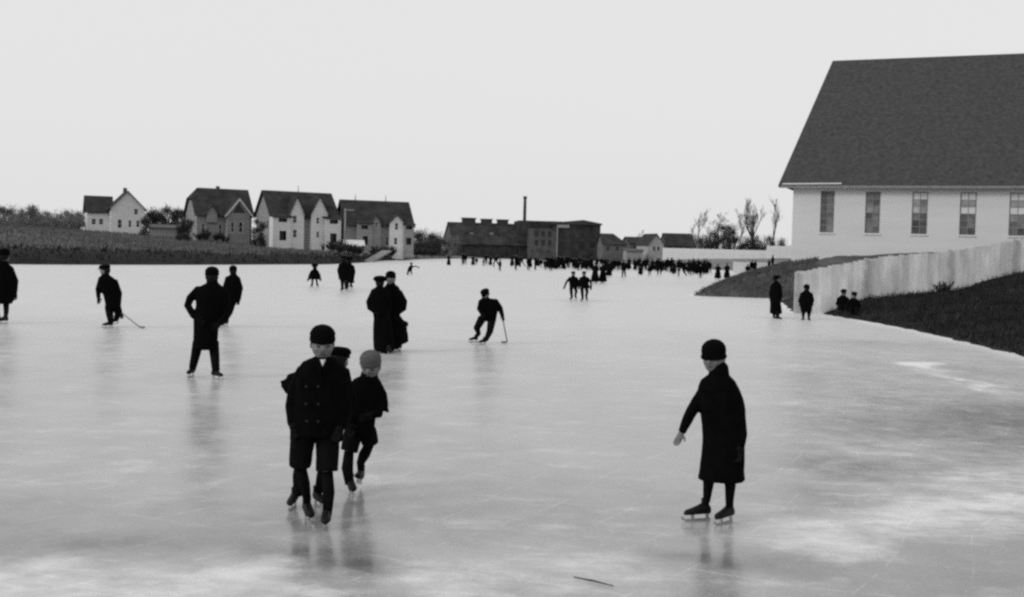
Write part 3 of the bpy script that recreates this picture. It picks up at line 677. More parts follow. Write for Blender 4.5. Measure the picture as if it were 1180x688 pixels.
# utility pole, ramp
p = on_land(397, 292, 130, 190); zt = on_y(398.5, 240, p.y).z
o = tag(empty('utility_pole', (p.x, p.y, p.z)), 'pale utility pole with one crossarm in front of the rightmost house', 'pole')
pm_ = mat('weathered_pole', 0.24, 0.85, 0.1, 0.2, 2)
MB().tube([(0, 0, -0.6), (0, 0, zt - p.z)], [0.17, 0.12], 8).build('shaft', pm_, o, True)
MB().box(-0.15, 1.35, -0.08, 0.08, zt - p.z - 0.35, zt - p.z - 0.17).build('crossarm', pm_, o)
p0 = on_land(424, 302, 120, 200); p1 = on_land(428, 287, 120, 230)
o = tag(empty('wooden_ramp', (p0.x, p0.y, max(p0.z, 0))), 'pale wooden plank ramp leading down the bank to the ice', 'ramp')
dv = Vector((2.2, 5.5, 1.7))
for k in range(9):
    a = dv * (k / 9) + Vector((0, 0, 0.12)); b = dv * ((k + 0.86) / 9) + Vector((0, 0, 0.12)); sx = Vector((0.75, -0.2, 0))
    MB().slab(a - sx, a + sx, b + sx, b - sx, 0.06).build('plank', pm_, o)
for s_ in (-1, 1):
    sx = Vector((0.6, -0.17, -0.02)) * s_
    MB().tube([sx + Vector((0, 0, -0.1)), sx + dv + Vector((0, 0, -0.05))], 0.1, 6).build('stringer', pm_, o)

# ---- plank fence on the near bank
p = on_z(916.5, 361); FP = Plane(p.x, p.y, R(4))
fz = tag(empty('plank_fence', (p.x, p.y, 0), R(4)), 'weathered whitewashed plank fence climbing the near bank below the hall', 'fence')
top_px = [(916, 313.5), (938, 310), (955, 307), (996, 299), (1025, 295), (1060, 292.5), (1090, 290), (1130, 284), (1164, 278), (1200, 273), (1260, 264)]
tp = [FP.hit(*q) for q in top_px]; ts, tz = [q[0] for q in tp], [q[1] for q in tp]
plk = [mat('fence_plank_%s' % k, v, 0.9, 0.1, 0.34, 0.9, 0.3, 12, (2, 2, 0.6), rand=0.05) for k, v in (('white', 0.62), ('grey', 0.60), ('stained', 0.55))]
s = 0.0; k = 0; fr_ = random.Random(5)
while s < ts[-1] - 0.3:
    w_ = 0.19 + fr_.uniform(-0.02, 0.03); xm = s + w_ / 2
    wx, wy = p.x + FP.u.x * xm, p.y + FP.u.y * xm
    zb = max(land1(wx, wy), 0.0) - 0.12; zt = float(np.interp(xm, ts, tz)) + fr_.uniform(-0.025, 0.025)
    MB().box(s + 0.002, s + w_ - 0.002, fr_.uniform(-0.006, 0.002), 0.028, zb, zt).build('plank', plk[0 if fr_.random() < 0.6 else (1 if fr_.random() < 0.75 else 2)], fz)
    s += w_; k += 1
for q in (917, 996.5, 1092, 1166, 1235):
    s_ = FP.hit(q, 330)[0]; wx, wy = p.x + FP.u.x * s_, p.y + FP.u.y * s_
    zb = max(land1(wx, wy), 0) - 0.3; zt = float(np.interp(s_, ts, tz))
    MB().box(s_ - 0.06, s_ + 0.06, -0.11, -0.015, zb, zt + (0.05 if q > 917 else 0.0)).build('post', mat('fence_post', 0.24 if q > 917 else 0.4, 0.9, 0.1, 0.25, 2), fz)
for dz in (0.3, 1.2):
    for i in range(len(ts) - 1):
        MB().tube([(ts[i] + 0.02, 0.07, tz[i] - dz), (ts[i + 1], 0.07, tz[i + 1] - dz)], 0.035, 4).build('rail', plk[1], fz)

# ------------------------------------------------------------------ trees
def bare_tree(name, loc, hgt, spread, seed, label, group, thick=1.0, m=None, m2=None, twig=0.03, depth=4, lean=0.0, kids=(4, 6), up=0.55):
    r = random.Random(seed); tr_, cr = MB(), MB()
    def branch(p, d, ln, rad, lev):
        n = 3; pts, rd = [Vector(p)], [rad]; q = Vector(p); dd = d.copy()
        for i in range(n):
            dd = (dd + Vector((r.gauss(0, .14), r.gauss(0, .14), r.gauss(0.06, .08)))).normalized(); q = q + dd * (ln / n); pts.append(q.copy()); rd.append(max(rad * (1 - 0.72 * (i + 1) / n), twig * 0.4))
        (tr_ if lev <= 1 else cr).tube(pts, rd, 6 if lev < 1 else (4 if lev == 1 else 3), cap=lev < 1)
        if lev >= depth: return
        for k in range(r.randint(*kids)):
            t = r.uniform(0.3 if lev == 0 else 0.15, 1.0); i = min(int(t * n), n - 1); base = pts[i].lerp(pts[i + 1], t * n - i)
            az = r.uniform(0, 6.28); el = r.uniform(up - 0.35, up + 0.4)
            nd = Vector((math.cos(az) * math.cos(el) * spread, math.sin(az) * math.cos(el) * spread, math.sin(el))).normalized()
            nd = (nd + dd * 0.55).normalized()
            branch(base, nd, ln * r.uniform(0.36, 0.58) * (1.15 - 0.35 * t), max(rd[i] * 0.5, twig), lev + 1)
    root = tag(empty(name, loc), label, 'tree', group)
    branch((0, 0, -0.3), Vector((lean, 0, 1)).normalized(), hgt * 0.68, 0.035 * hgt * 0.5 * thick, 0)
    top = max(v[2] for v in tr_.v + cr.v); f = hgt / top
    for b in (tr_, cr): b.v = [(x * f, y * f, z * f) for x, y, z in b.v]
    tr_.build('trunk', m, root); cr.build('crown', m2 or m, root)
    return root
def ordinal(i, n):
    if i == 0: return 'leftmost'
    if i == n - 1: return 'rightmost'
    return ['second', 'third', 'fourth', 'fifth', 'sixth', 'seventh', 'eighth', 'ninth', 'tenth', 'eleventh', 'twelfth', 'thirteenth', 'fourteenth', 'fifteenth', 'sixteenth', 'seventeenth', 'eighteenth', 'nineteenth', 'twentieth', 'twenty-first', 'twenty-second', 'twenty-third', 'twenty-fourth', 'twenty-fifth', 'twenty-sixth'][i - 1] + '-from-left'
def twiggy_tree(px, ytop, dist, wid, seed, label, group, m, m2, n=900, low=0.12, blade=0.05):
    """a dense leafless tree: short trunk and limbs, crown of many fine twig slivers from low down to an uneven top"""
    p = on_y(px, 280, dist); z = land1(p.x, p.y); H = max(on_y(px, ytop, dist).z - z, 1.6); r = random.Random(seed)
    root = tag(empty('bare_tree', (p.x, p.y, z)), label, 'tree', group); t = MB(); c = MB()
    t.tube([(0, 0, -.3), (r.uniform(-.2, .2), 0, H * .4), (r.uniform(-.4, .4), r.uniform(-.3, .3), H * .85)], [.03 * H, .02 * H, .006 * H], 6)
    lobes = []
    for k in range(11):
        a = r.uniform(0, 6.28); q = Vector((math.cos(a) * wid * r.uniform(.15, .8), math.sin(a) * wid * r.uniform(.15, .8), H * r.uniform(low + .1, .86))); lobes.append((q, wid * r.uniform(.25, .5)))
        t.tube([(0, 0, max(q.z * .45, .1)), q * .6 + Vector((0, 0, q.z * .15)), q], [.014 * H, .009 * H, .004 * H], 4)
    for k in range(n):
        q, rr = r.choice(lobes); b = q + Vector((r.gauss(0, .55), r.gauss(0, .55), r.gauss(0, .6))) * rr
        if b.z < 0.05: b.z = r.uniform(.05, .4 * H)
        d = Vector((b.x * .35 + r.gauss(0, .45), b.y * .35 + r.gauss(0, .45), r.uniform(.2, 1.2))) * (.11 * H)
        w_ = Vector((r.gauss(0, 1), r.gauss(0, 1), r.gauss(0, .4))).normalized() * blade
        c.add([b - w_, b + w_, b + d], [(0, 1, 2)])
    zt = max(v[2] for v in c.v); f = H / zt
    c.v = [(x, y, zz * f) for x, y, zz in c.v]
    t.build('trunk', m, root); c.build('crown', m2, root); return root
bark = mat('grey_bark', 0.07, 0.9, 0.1, 0.3, 3); twigs = mat('twigs', 0.17, 0.9, 0.1, 0.3, 3); pale_bark = mat('birch_bark', 0.3, 0.9, 0.1, 0.3, 3); tw2 = mat('dark_twigs', 0.05, 0.9, 0.1, 0.3, 3)  # plain twigs lightened so their colour carries the distance haze
def tree_px(px, ybase, ytop, dist, label, group, seed, **kw):
    p = on_y(px, ybase, dist); z = land1(p.x, p.y); top = on_y(px, ytop, dist).z
    return bare_tree('bare_tree', (p.x, p.y, z), max(top - z, 1.5), kw.pop('spread', 0.9), seed, label, group, **kw)
G = 'bare trees behind the white fence'
tree_px(801.5, 290, 239, 286, 'pale-barked birch behind the white fence, leftmost bare tree there', G, 1, m=pale_bark, m2=twigs, spread=0.45, twig=0.022)
tree_px(815, 290, 243, 290, 'thin bare tree just right of the pale birch', G, 2, m=bark, m2=twigs, spread=0.7, twig=0.018)
tree_px(852, 290, 239, 287, 'bare tree left of the twin tall slender trunks', G, 3, m=bark, m2=twigs, spread=0.5, twig=0.02)
tree_px(867, 290, 233, 284, 'tall slender bare tree, left one of the close pair', G, 4, m=bark, m2=twigs, spread=0.3, twig=0.022, thick=1.3)
tree_px(871.5, 290, 228, 282, 'tallest slender bare tree, right one of the close pair', G, 5, m=bark, m2=twigs, spread=0.3, twig=0.025, thick=1.3)
tree_px(886, 290, 224, 288, 'slender leaning bare tree nearest the hall', G, 6, m=bark, m2=twigs, spread=0.28, lean=0.08, twig=0.02)
tree_px(735, 292, 264, 330, 'faint round bare tree behind the far small houses', 'trees behind the far houses', 7, m=bark, m2=twigs, spread=1.1, twig=0.02)
L1 = sorted([(826, 259), (833, 256), (840, 258), (846, 254), (819, 266), (855, 266), (863, 269), (873, 268), (881, 267), (889, 268), (897, 271), (809, 270), (903, 275)])
for k, (px_, yt) in enumerate(L1):
    twiggy_tree(px_, yt, 276 + (k % 3) * 4, 2.1, 21 + k, f'{ordinal(k, len(L1))} dark twiggy thicket tree close behind the white fence', 'thicket behind the white fence', bark, tw2, 1700, -.05, .04)
L1 = sorted([(-6, 233), (5, 232), (14, 238), (24, 236), (34, 232.5), (44, 236), (53, 240), (63, 238), (72, 239), (81, 238), (90, 240)])
for k, (px_, yt) in enumerate(L1):
    twiggy_tree(px_, yt, 238 + (k % 4) * 8, 2.3, 50 + k, f'{ordinal(k, len(L1))} grey leafless tree in the row left of the white cottage', 'treeline left of the cottage', bark, twigs, 1700, -.08, .06)
L2 = [(-2 + 11 * k, 243 + (k * 7) % 5) for k in range(9)]
for k, (px_, yt) in enumerate(L2):
    twiggy_tree(px_, yt, 215 + (k % 3) * 5, 2.6, 150 + k, f'{ordinal(k, len(L2))} low bushy tree in front of the treeline left of the cottage', 'low trees left of the cottage', bark, twigs, 1500, -.15, .06)
L1 = sorted([(172, 240), (179, 236), (187, 238), (195, 232), (203, 236), (211, 239), (218, 240)])
for k, (px_, yt) in enumerate(L1):
    twiggy_tree(px_, yt, 232 + (k % 3) * 6, 1.7, 70 + k, f'{ordinal(k, len(L1))} dark bare tree between the cottage and clipped-gable house', 'trees between the two left houses', bark, tw2, 1600, -.08, .06)
for px_, yt, k, nm in ((208, 243, 0, 'taller'), (216, 249, 1, 'shorter')):
    twiggy_tree(px_, yt, 192 + 3 * k, 1.2, 170 + k, f'{nm} dark bushy tree at the left corner of the clipped-gable house', 'bushy trees at the house corner', bark, tw2, 1500, -.1, .05)
L3 = [(158, 252), (224, 256), (292, 257), (300, 260), (393, 262), (401, 258), (476, 263), (486, 261), (497, 263), (508, 262), (517, 266)]
for k, (px_, yt) in enumerate(L3):
    twiggy_tree(px_, yt, 292 + (k % 4) * 7, 3.2, 220 + k, f'{ordinal(k, len(L3))} hazy grey tree in the gaps behind the bank houses', 'trees behind the bank houses', bark, twigs, 1500, -.15, .07)
L3 = [(690, 272), (700, 274), (722, 275), (733, 271), (742, 273), (770, 271), (780, 268), (792, 267), (803, 266), (813, 268)]
for k, (px_, yt) in enumerate(L3):
    twiggy_tree(px_, yt, 330 + (k % 4) * 7, 3.2, 240 + k, f'{ordinal(k, len(L3))} hazy grey tree behind the small far houses', 'hazy trees behind the far houses', bark, twigs, 1500, -.15, .07)
L1 = [(480, 264), (487, 267), (494, 270), (501, 267), (507, 272)]
for k, (px_, yt) in enumerate(L1):
    twiggy_tree(px_, yt, 268 + k * 5, 2.0, 80 + k, f'{ordinal(k, len(L1))} dark bushy tree between the two-finial house and the factory', 'trees beside the factory', bark, tw2, 1500, -.05, .07)
def bush(px_, py_, y0, y1, hgt, wid, seed, label, group, m, bw_=0.035, nb=26):
    p = on_land(px_, py_, y0, y1); r = random.Random(seed); mb = MB(); st = MB()
    o = tag(empty('shrub', p), label, 'shrub', group)
    for k in range(14):
        a = r.uniform(0, 6.28); e = Vector((math.cos(a) * wid * r.uniform(.2, .9), math.sin(a) * wid * r.uniform(.2, .9), hgt * r.uniform(.5, 1)))
        st.tube([(0, 0, -0.1), e * 0.55 + Vector((0, 0, 0.1 * hgt)), e], [0.03, 0.02, 0.01], 3)
        for j in range(nb):
            b = e * r.uniform(.4, 1.0); d = Vector((r.gauss(0, .3), r.gauss(0, .3), r.gauss(.25, .2))) * hgt * 0.6
            n = Vector((r.gauss(0, 1), r.gauss(0, 1), r.gauss(0, .3))).normalized() * bw_
            mb.add([b - n, b + n, b + d], [(0, 1, 2)])
    st.build('stem', m, o); mb.build('foliage', m, o); return o
for k, (px_, py_) in enumerate([(436, 298), (443, 297.8), (450, 297.5), (457, 297), (464, 296.7), (472, 296.3), (480, 296), (489, 295.8), (498, 295.5)]):
    bush(px_, py_, 150, 260, 1.9, 1.7, 90 + k, f'{ordinal(k, 9)} dark low shrub in the hedge row below the two-finial house', 'hedge row below the houses', tw2, 0.08, 60)
for k, (px_, py_) in enumerate([(383, 291), (391, 294), (404, 295), (412, 296)]):
    bush(px_, py_, 120, 200, 1.7, 1.4, 120 + k, f'{ordinal(k, 4)} dark scrub clump on the bank around the utility pole', 'scrub around the utility pole', tw2, 0.07, 50)
SH = [(228, 274), (237, 275), (250, 276), (259, 276.5), (293, 279), (301, 279.5), (307, 280), (349, 283), (372, 286.5), (396, 290)]
for k, (px_, py_) in enumerate(SH):
    bush(px_, py_, 110, 204, 1.3 + 0.9 * ((k * 7) % 4) / 3, 1.3, 180 + k, f'{ordinal(k, len(SH))} dark garden shrub in front of the bank houses', 'garden shrubs before the houses', tw2, 0.07, 40)
for px_, yt, k, nm in ((300, 250, 0, 'small dark tree in the gap before the twin-gabled house'), (168, 246, 1, 'dark tree at the right corner of the white cottage')):
    twiggy_tree(px_, yt, 196 + 14 * k, 1.2, 200 + k, nm, 'trees close to the houses', bark, tw2, 1300, -.1, .05)
bush(1087, 341, 34, 43.6, 0.5, 0.45, 130, 'tuft of dry weeds against the plank fence', None, mat('dry_weeds', 0.07))
bush(958, 355, 36, 44, 0.4, 0.3, 131, 'small weed clump at the fence foot by the seated children', None, mat('dry_weeds', 0.07))

# ------------------------------------------------------------------ people
CL = {'black': mat('black_wool', 0.003, 0.95, 0.03, 0.35, 14, 0.2, 60), 'dark': mat('dark_wool', 0.0055, 0.95, 0.03, 0.35, 14, 0.2, 60), 'stock': mat('dark_stocking', 0.005, 0.9, 0.04, 0.3, 20),
      'knit': mat('grey_knit', 0.10, 0.95, 0.05, 0.3, 40, 0.5, 90), 'skin': mat('skin', 0.165, 0.6, 0.2, 0.12, 12), 'boot': mat('boot_leather', 0.007, 0.5, 0.12, 0.3, 12), 'steel': mat('skate_steel', 0.45, 0.35, 0.5, 0.1, 5, metal=0.8),
      'shirt': mat('white_collar', 0.72, 0.8, 0.1, 0.05, 10), 'hair': mat('dark_hair', 0.009, 0.7, 0.08, 0.3, 30), 'eye': mat('dark_eye', 0.02, 0.3, 0.3, 0.1, 5), 'lip': mat('lip', 0.06, 0.6, 0.2, 0.1, 5), 'button': mat('button', 0.006, 0.4, 0.3, 0.1, 5),
      'glove': mat('dark_glove', 0.007, 0.9, 0.04, 0.3, 14), 'wood': mat('stick_wood', 0.16, 0.7, 0.15, 0.2, 6)}
def rotm(yaw, pitch=0.0, roll=0.0):
    return (Matrix.Rotation(yaw, 3, 'Z') @ Matrix.Rotation(pitch, 3, 'X') @ Matrix.Rotation(roll, 3, 'Y'))
def hand(mb, w, d, size, splay=1.0, side=1):
    """palm, four unequal bent fingers and a thumb, running from wrist w along d"""
    d = d.normalized(); x = d.cross(Vector((0.25, 1, 0.1))).normalized(); n = x.cross(d)
    k = size / 0.18
    mb.tube([w - d * 0.02, w + d * 0.03 * k, w + d * 0.085 * k], [0.024 * k, 0.036 * k, 0.036 * k], 10, 0.55)
    for i, (o_, ln) in enumerate(((-0.029, .062), (-0.010, .074), (0.010, .070), (0.029, .054))):
        a = w + d * 0.075 * k + x * o_ * k; b = a + (d + x * o_ * 3 * splay) * ln * 0.55 * k - n * 0.006; c_ = b + (d * 0.85 - n * 0.5) * ln * 0.5 * k
        mb.tube([a, b, c_], [0.0095 * k, 0.0088 * k, 0.007 * k], 8)
    a = w + d * 0.025 * k - x * 0.03 * k * side; b = a + (d * 0.6 - x * side * 0.8) * 0.035 * k; c_ = b + (d * 0.95 - x * side * 0.2 - n * .3) * 0.032 * k
    mb.tube([a, b, c_], [0.013 * k, 0.0105 * k, 0.008 * k], 8)
def ell_ring(z, xl, xr, hd, y, n=22, p=2.3, tilt=0.0):
    cx, hw = (xl + xr) / 2, max((xr - xl) / 2, 0.004); out = []
    for j in range(n):
        t = 2 * math.pi * j / n; c_, s_ = math.cos(t), math.sin(t)
        out.append((cx + hw * math.copysign(abs(c_) ** (2 / p), c_), y + hd * math.copysign(abs(s_) ** (2 / p), s_), z + tilt * c_ * hw))
    return out
def person(loc, rz, S, label, group=None, voxel=0.012):
    """S in metres, local frame faces -y: head, coat (rings), sleeves, skirt, legs, feet, hat ..."""
    root = tag(empty('person', loc, rz), label, 'person', group)
    hx, hy, hz = S['head'][:3]; hw = S['head'][3]; hh = hw * 1.38; yaw, pit = S['head'][4], S['head'][5]
    mx = rotm(yaw, pit); c = Vector((hx, hy, hz)); fine = voxel < 0.011
    b = MB()
    b.ball(c, (hw, hw * 1.2, hh), 20, 12, mx)
    b.ball(c + mx @ Vector((0, -hw * 0.38, -hh * 0.45)), (hw * 0.72, hw * 0.72, hh * 0.5), 16, 10, mx)          # jaw
    if voxel < 0.02:
        b.tube([c + mx @ Vector((0, -hw * 1.12, hh * 0.12)), c + mx @ Vector((0, -hw * 1.36, -hh * 0.12)), c + mx @ Vector((0, -hw * 1.12, -hh * 0.2))], [hw * .1, hw * .17, hw * .16], 8)
        for s_ in (-1, 1):
            b.ball(c + mx @ Vector((s_ * hw * 1.0, hw * 0.12, -hh * 0.05)), (hw * .16, hw * .28, hh * .24), 8, 6, mx)
            b.ball(c + mx @ Vector((s_ * hw * .42, -hw * 0.96, hh * 0.2)), (hw * .3, hw * .16, hh * .09), 8, 6, mx)
            b.ball(c + mx @ Vector((s_ * hw * .48, -hw * 0.86, -hh * 0.18)), (hw * .3, hw * .2, hh * .2), 8, 6, mx)
    coat = S['coat']; ct = coat[0]; nk = Vector(((ct[1] + ct[2]) / 2, ct[4] if len(ct) > 4 else 0, ct[0]))
    b.tube([c + mx @ Vector((0, hw * .15, -hh * 0.4)), nk + Vector((0, 0, 0.02)), nk - Vector((0, 0, 0.1))], [hw * .62, hw * .62, hw * .8], 12)
    zlow = min(r[0] for r in coat)
    hips = [Vector(l[0][:3]) for l in S['legs']] if S.get('legs') else []
    core = [r for r in coat if not hips or r[0] > min(q.z for q in hips) - 0.02][:]
    if len(core) < 2: core = coat
    b.rings([ell_ring(r[0], (r[1] + r[2]) / 2 - (r[2] - r[1]) * .36, (r[1] + r[2]) / 2 + (r[2] - r[1]) * .36, r[3] * .72, r[4] if len(r) > 4 else 0, 14) for r in core][::-1])
    for sl in S['sleeves']:
        pts = [Vector(q[:3]) for q in sl]; cc = Vector((nk.x, pts[0].y, pts[0].z - 0.02))
        b.tube([cc] + pts, [sl[0][3] * .7] + [max(q[3] * .68, 0.016) for q in sl], 10)
        if True:
            d = pts[-1] - pts[-2]
            hd_ = S.get('handdir'); d = d if d.length > 1e-4 else Vector((0, 0, -1)); sd_ = 1 if pts[-1].x < nk.x else -1
            if S.get('bare') and sd_ in S['bare']: hand(b, pts[-1], d, hw * 1.75, 0.4, -sd_)
            else:
                g_ = MB(); hand(g_, pts[-1] - d.normalized() * 0.012, d, hw * 2.05, 0.4, -sd_); g_.tube([pts[-1] - d.normalized() * .05, pts[-1] + d.normalized() * .03], [sl[-1][3] * .98, .036], 10)
                gl = g_.build('glove', CL['glove'], root)
                if fine: remesh(gl, 0.006, 1)
                else: gl.data.shade_smooth()
    for lg in S.get('legs', []):
        pts = [Vector(q[:3]) for q in lg]; cc = Vector(((pts[0].x + nk.x) / 2, pts[0].y, pts[0].z + 0.08))
        b.tube([cc] + pts, [lg[0][3] * .8] + [max(q[3] * .72, 0.018) for q in lg], 10)
    remesh(b.build('body', CL['skin'], root), voxel if fine else voxel, 2 if fine else 1)
    # coat with sleeves
    k = MB(); k.rings([ell_ring(r[0], r[1], r[2], r[3], r[4] if len(r) > 4 else 0, 24, 2.3, r[5] if len(r) > 5 else 0) for r in coat][::-1])
    for sl in S['sleeves']:
        pts = [Vector(q[:3]) for q in sl]; cc = Vector((nk.x * 0.5 + pts[0].x * 0.5, pts[0].y, pts[0].z))
        k.tube([cc] + pts, [sl[0][3] * .95] + [q[3] for q in sl], 12); k.ball(pts[0] - Vector((0, 0, sl[0][3] * .25)), sl[0][3] * .98, 12, 8)
    if not S.get('collar'):
        t_ = .25 if S.get('bare') else .5
        k.tube([nk - Vector((0, 0, .05)), nk + (c - nk) * .15, nk + (c - nk) * t_ + Vector((0, hw * .25, 0))], [hw * 1.0, hw * .95, hw * .85], 12)
    for ex in S.get('coat_extra', []): k.tube([Vector(q[:3]) for q in ex], [q[3] for q in ex], 12, ex[0][4] if len(ex[0]) > 4 else 1.0)
    cloth = CL[S.get('cloth', 'black')]
    cobj = remesh(k.build('coat', cloth, root), max(voxel, 0.008), 3 if fine else 1, 0.006 if fine else 0.0)
    if S.get('collar'):                                        # white shirt V and lapels on top of the coat front
        z0, z1, hwid, yy, cx = S['collar']
        MB().add([(cx - hwid, yy + 0.03, z0), (cx + hwid, yy + 0.03, z0), (cx, yy - 0.012, z1), (cx, yy + 0.012, z0 - 0.005)], [(0, 2, 3), (3, 2, 1)]).build('shirt_collar', CL['shirt'], root)
        for s_ in (-1, 1):
            MB().slab((cx + s_ * hwid * 0.9, yy + 0.02, z0 + 0.012), (cx + s_ * hwid * 2.1, yy + 0.025, z0 - 0.03), (cx + s_ * 0.012, yy - 0.03, z1 - 0.07), (cx + s_ * 0.004, yy - 0.024, z1), 0.008).build('lapel', cloth, cobj)
    for q in S.get('buttons', []): MB().ball(q, (0.011, 0.006, 0.011), 8, 5).build('button', CL['button'], cobj)
    if S.get('skirt'):
        k = MB(); k.rings([ell_ring(r[0], r[1], r[2], r[3], r[4] if len(r) > 4 else 0, 24, 2.2, r[5] if len(r) > 5 else 0) for r in S['skirt']][::-1])
        remesh(k.build('skirt', CL['black'], root), max(voxel, 0.012), 2, 0.008 if fine else 0.0)
    for lg in S.get('legs', []):
        nb = S.get('breech')                                   # how many leg points the breeches cover
        pts = [Vector(q[:3]) for q in lg]; rd = [q[3] for q in lg]
        if nb:
            k = MB(); k.tube(pts[:nb], [r_ * (1.2 + .1 * i_) for i_, r_ in enumerate(rd[:nb])], 14); k.ball(pts[0], rd[0] * 1.2, 12, 8)
            remesh(k.build('breeches', CL['dark'] if S.get('cloth') != 'dark' else CL['black'], root), max(voxel, 0.009), 2, 0.004 if fine else 0)
            MB().tube(pts[nb - 1:], [rd[nb - 1] * .72] + rd[nb:], 12).build('stocking', CL['stock'], root, True)
        else:
            MB().tube(pts, rd, 12).build('stocking' if S.get('skirt') or S.get('stock') else 'trouser_leg', CL['stock'] if S.get('stock') else CL['dark'], root, True)
    fs = hw / 0.078 * 0.84
    for (fx, fy, fz_, fyaw, fp) in S.get('feet', []):
        fm = rotm(fyaw, fp); o_ = Vector((fx, fy, fz_)); bl = 0.055 * fs if S.get('skates', True) else 0.0
        k = MB()
        prof = [(0.085, 0.028, 0.075, 0.07), (0.06, 0.036, 0.11, 0.065), (0.02, 0.04, 0.115, 0.07), (-0.04, 0.042, 0.085, 0.045), (-0.10, 0.046, 0.062, 0.034), (-0.15, 0.036, 0.05, 0.027), (-0.172, 0.018, 0.035, 0.018)]
        rr = []
        for (yy, hw_, top, _h) in prof:
            rr.append([fm @ Vector((math.cos(2 * math.pi * j / 12) * hw_ * fs, yy * fs, bl + top * fs / 2 + math.sin(2 * math.pi * j / 12) * top * fs / 2)) + o_ for j in range(12)])
        k.rings(rr)
        k.tube([fm @ Vector((0, 0.035 * fs, bl + 0.06 * fs)) + o_, fm @ Vector((0, 0.035 * fs, bl + 0.145 * fs)) + o_], [0.036 * fs, 0.036 * fs], 12)
        bo = k.build('boot', CL['boot'], root, True)
        if S.get('skates', True):
            q = MB(); 
            outline = [(0.09, 0.0), (-0.16, 0.0), (-0.2, 0.02), (-0.205, 0.045), (-0.19, 0.045), (-0.17, 0.022), (0.09, 0.02)]
            q.prism([(a_ * fs, b_2 * fs) for a_, b_2 in outline], 'x', -0.003, 0.003)
            for yy in (0.06, -0.09): q.box(-0.008, 0.008, yy * fs - 0.012, yy * fs + 0.012, 0.018 * fs, bl + 0.01 * fs)
            q.v = [tuple(fm @ Vector(v) + o_) for v in q.v]
            q.build('skate_blade', CL['steel'], bo)
    # hat and hair
    ht = S.get('hat', 'cap'); k = MB(); R1 = hw * 1.12; hm = rotm(yaw, pit)
    HS = Matrix.Diagonal((1, 1.16, 1)); hmx = hm @ HS; up_ = c + hm @ Vector((0, hw * 0.06, 0)); T = hh
    if ht == 'knit': k.lathe([(R1 * .6, T * .25), (R1 * 1.0, T * .2), (R1 * 1.06, T * .32), (R1 * 1.05, T * .48), (R1 * 1.01, T * .54), (R1 * 1.05, T * .75), (R1 * .9, T * 1.0), (R1 * .67, T * 1.18), (R1 * .36, T * 1.29), (R1 * .05, T * 1.33)], hmx, up_)
    elif ht == 'cloche': k.lathe([(R1 * .6, T * .2), (R1 * 1.08, T * .02), (R1 * 1.1, T * .16), (R1 * 1.02, T * .28), (R1 * 1.05, T * .55), (R1 * 1.0, T * .85), (R1 * .84, T * 1.04), (R1 * .6, T * 1.21), (R1 * .3, T * 1.31), (R1 * .05, T * 1.34)], hmx, up_)
    elif ht == 'cap':
        k.lathe([(R1 * .6, T * .35), (R1 * 1.0, T * .34), (R1 * 1.04, T * .5), (R1 * 1.15, T * .66), (R1 * 1.1, T * .88), (R1 * .78, T * 1.06), (R1 * .2, T * 1.12)], hmx, up_ + hm @ Vector((0, -hw * .08, 0)))
        k.slab(*[up_ + hm @ Vector(q) for q in ((-hw * .7, -hw * 1.15, T * .45), (-hw * .45, -hw * 1.85, T * .36), (hw * .45, -hw * 1.85, T * .36), (hw * .7, -hw * 1.15, T * .45))], 0.012)
    elif ht == 'brim': k.lathe([(R1 * .7, T * .42), (R1 * 1.75, T * .40), (R1 * 1.75, T * .46), (R1 * 1.02, T * .52), (R1 * 1.0, T * .95), (R1 * .85, T * 1.12), (R1 * .3, T * 1.12)], hmx, up_)
    elif ht == 'bonnet': k.lathe([(R1 * .7, T * .2), (R1 * 1.2, T * .25), (R1 * 1.5, T * .55), (R1 * 1.45, T * .85), (R1 * 1.0, T * 1.15), (R1 * .3, T * 1.25)], hmx, up_)
    if k.v: k.build('hat', CL[S.get('hatc', 'black')], root, True)
    if voxel < 0.026:
        MB().ball(c + mx @ Vector((0, hw * .22, hh * .12)), (hw * 1.09, hw * 1.14, hh * S.get('hairlen', .95)), 18, 12, mx).build('hair', CL['hair'], root, True)
        for s_ in (-1, 1): MB().ball(c + mx @ Vector((s_ * hw * .40, -hw * 1.05, hh * .06)), (hw * .2, hw * .11, hh * .075), 8, 6, mx).build('eye', CL['eye'], root, True)
        MB().ball(c + mx @ Vector((0, -hw * 1.06, -hh * .47)), (hw * .34, hw * .1, hh * .055), 8, 6, mx).build('mouth', CL['lip'], root, True)
    return root

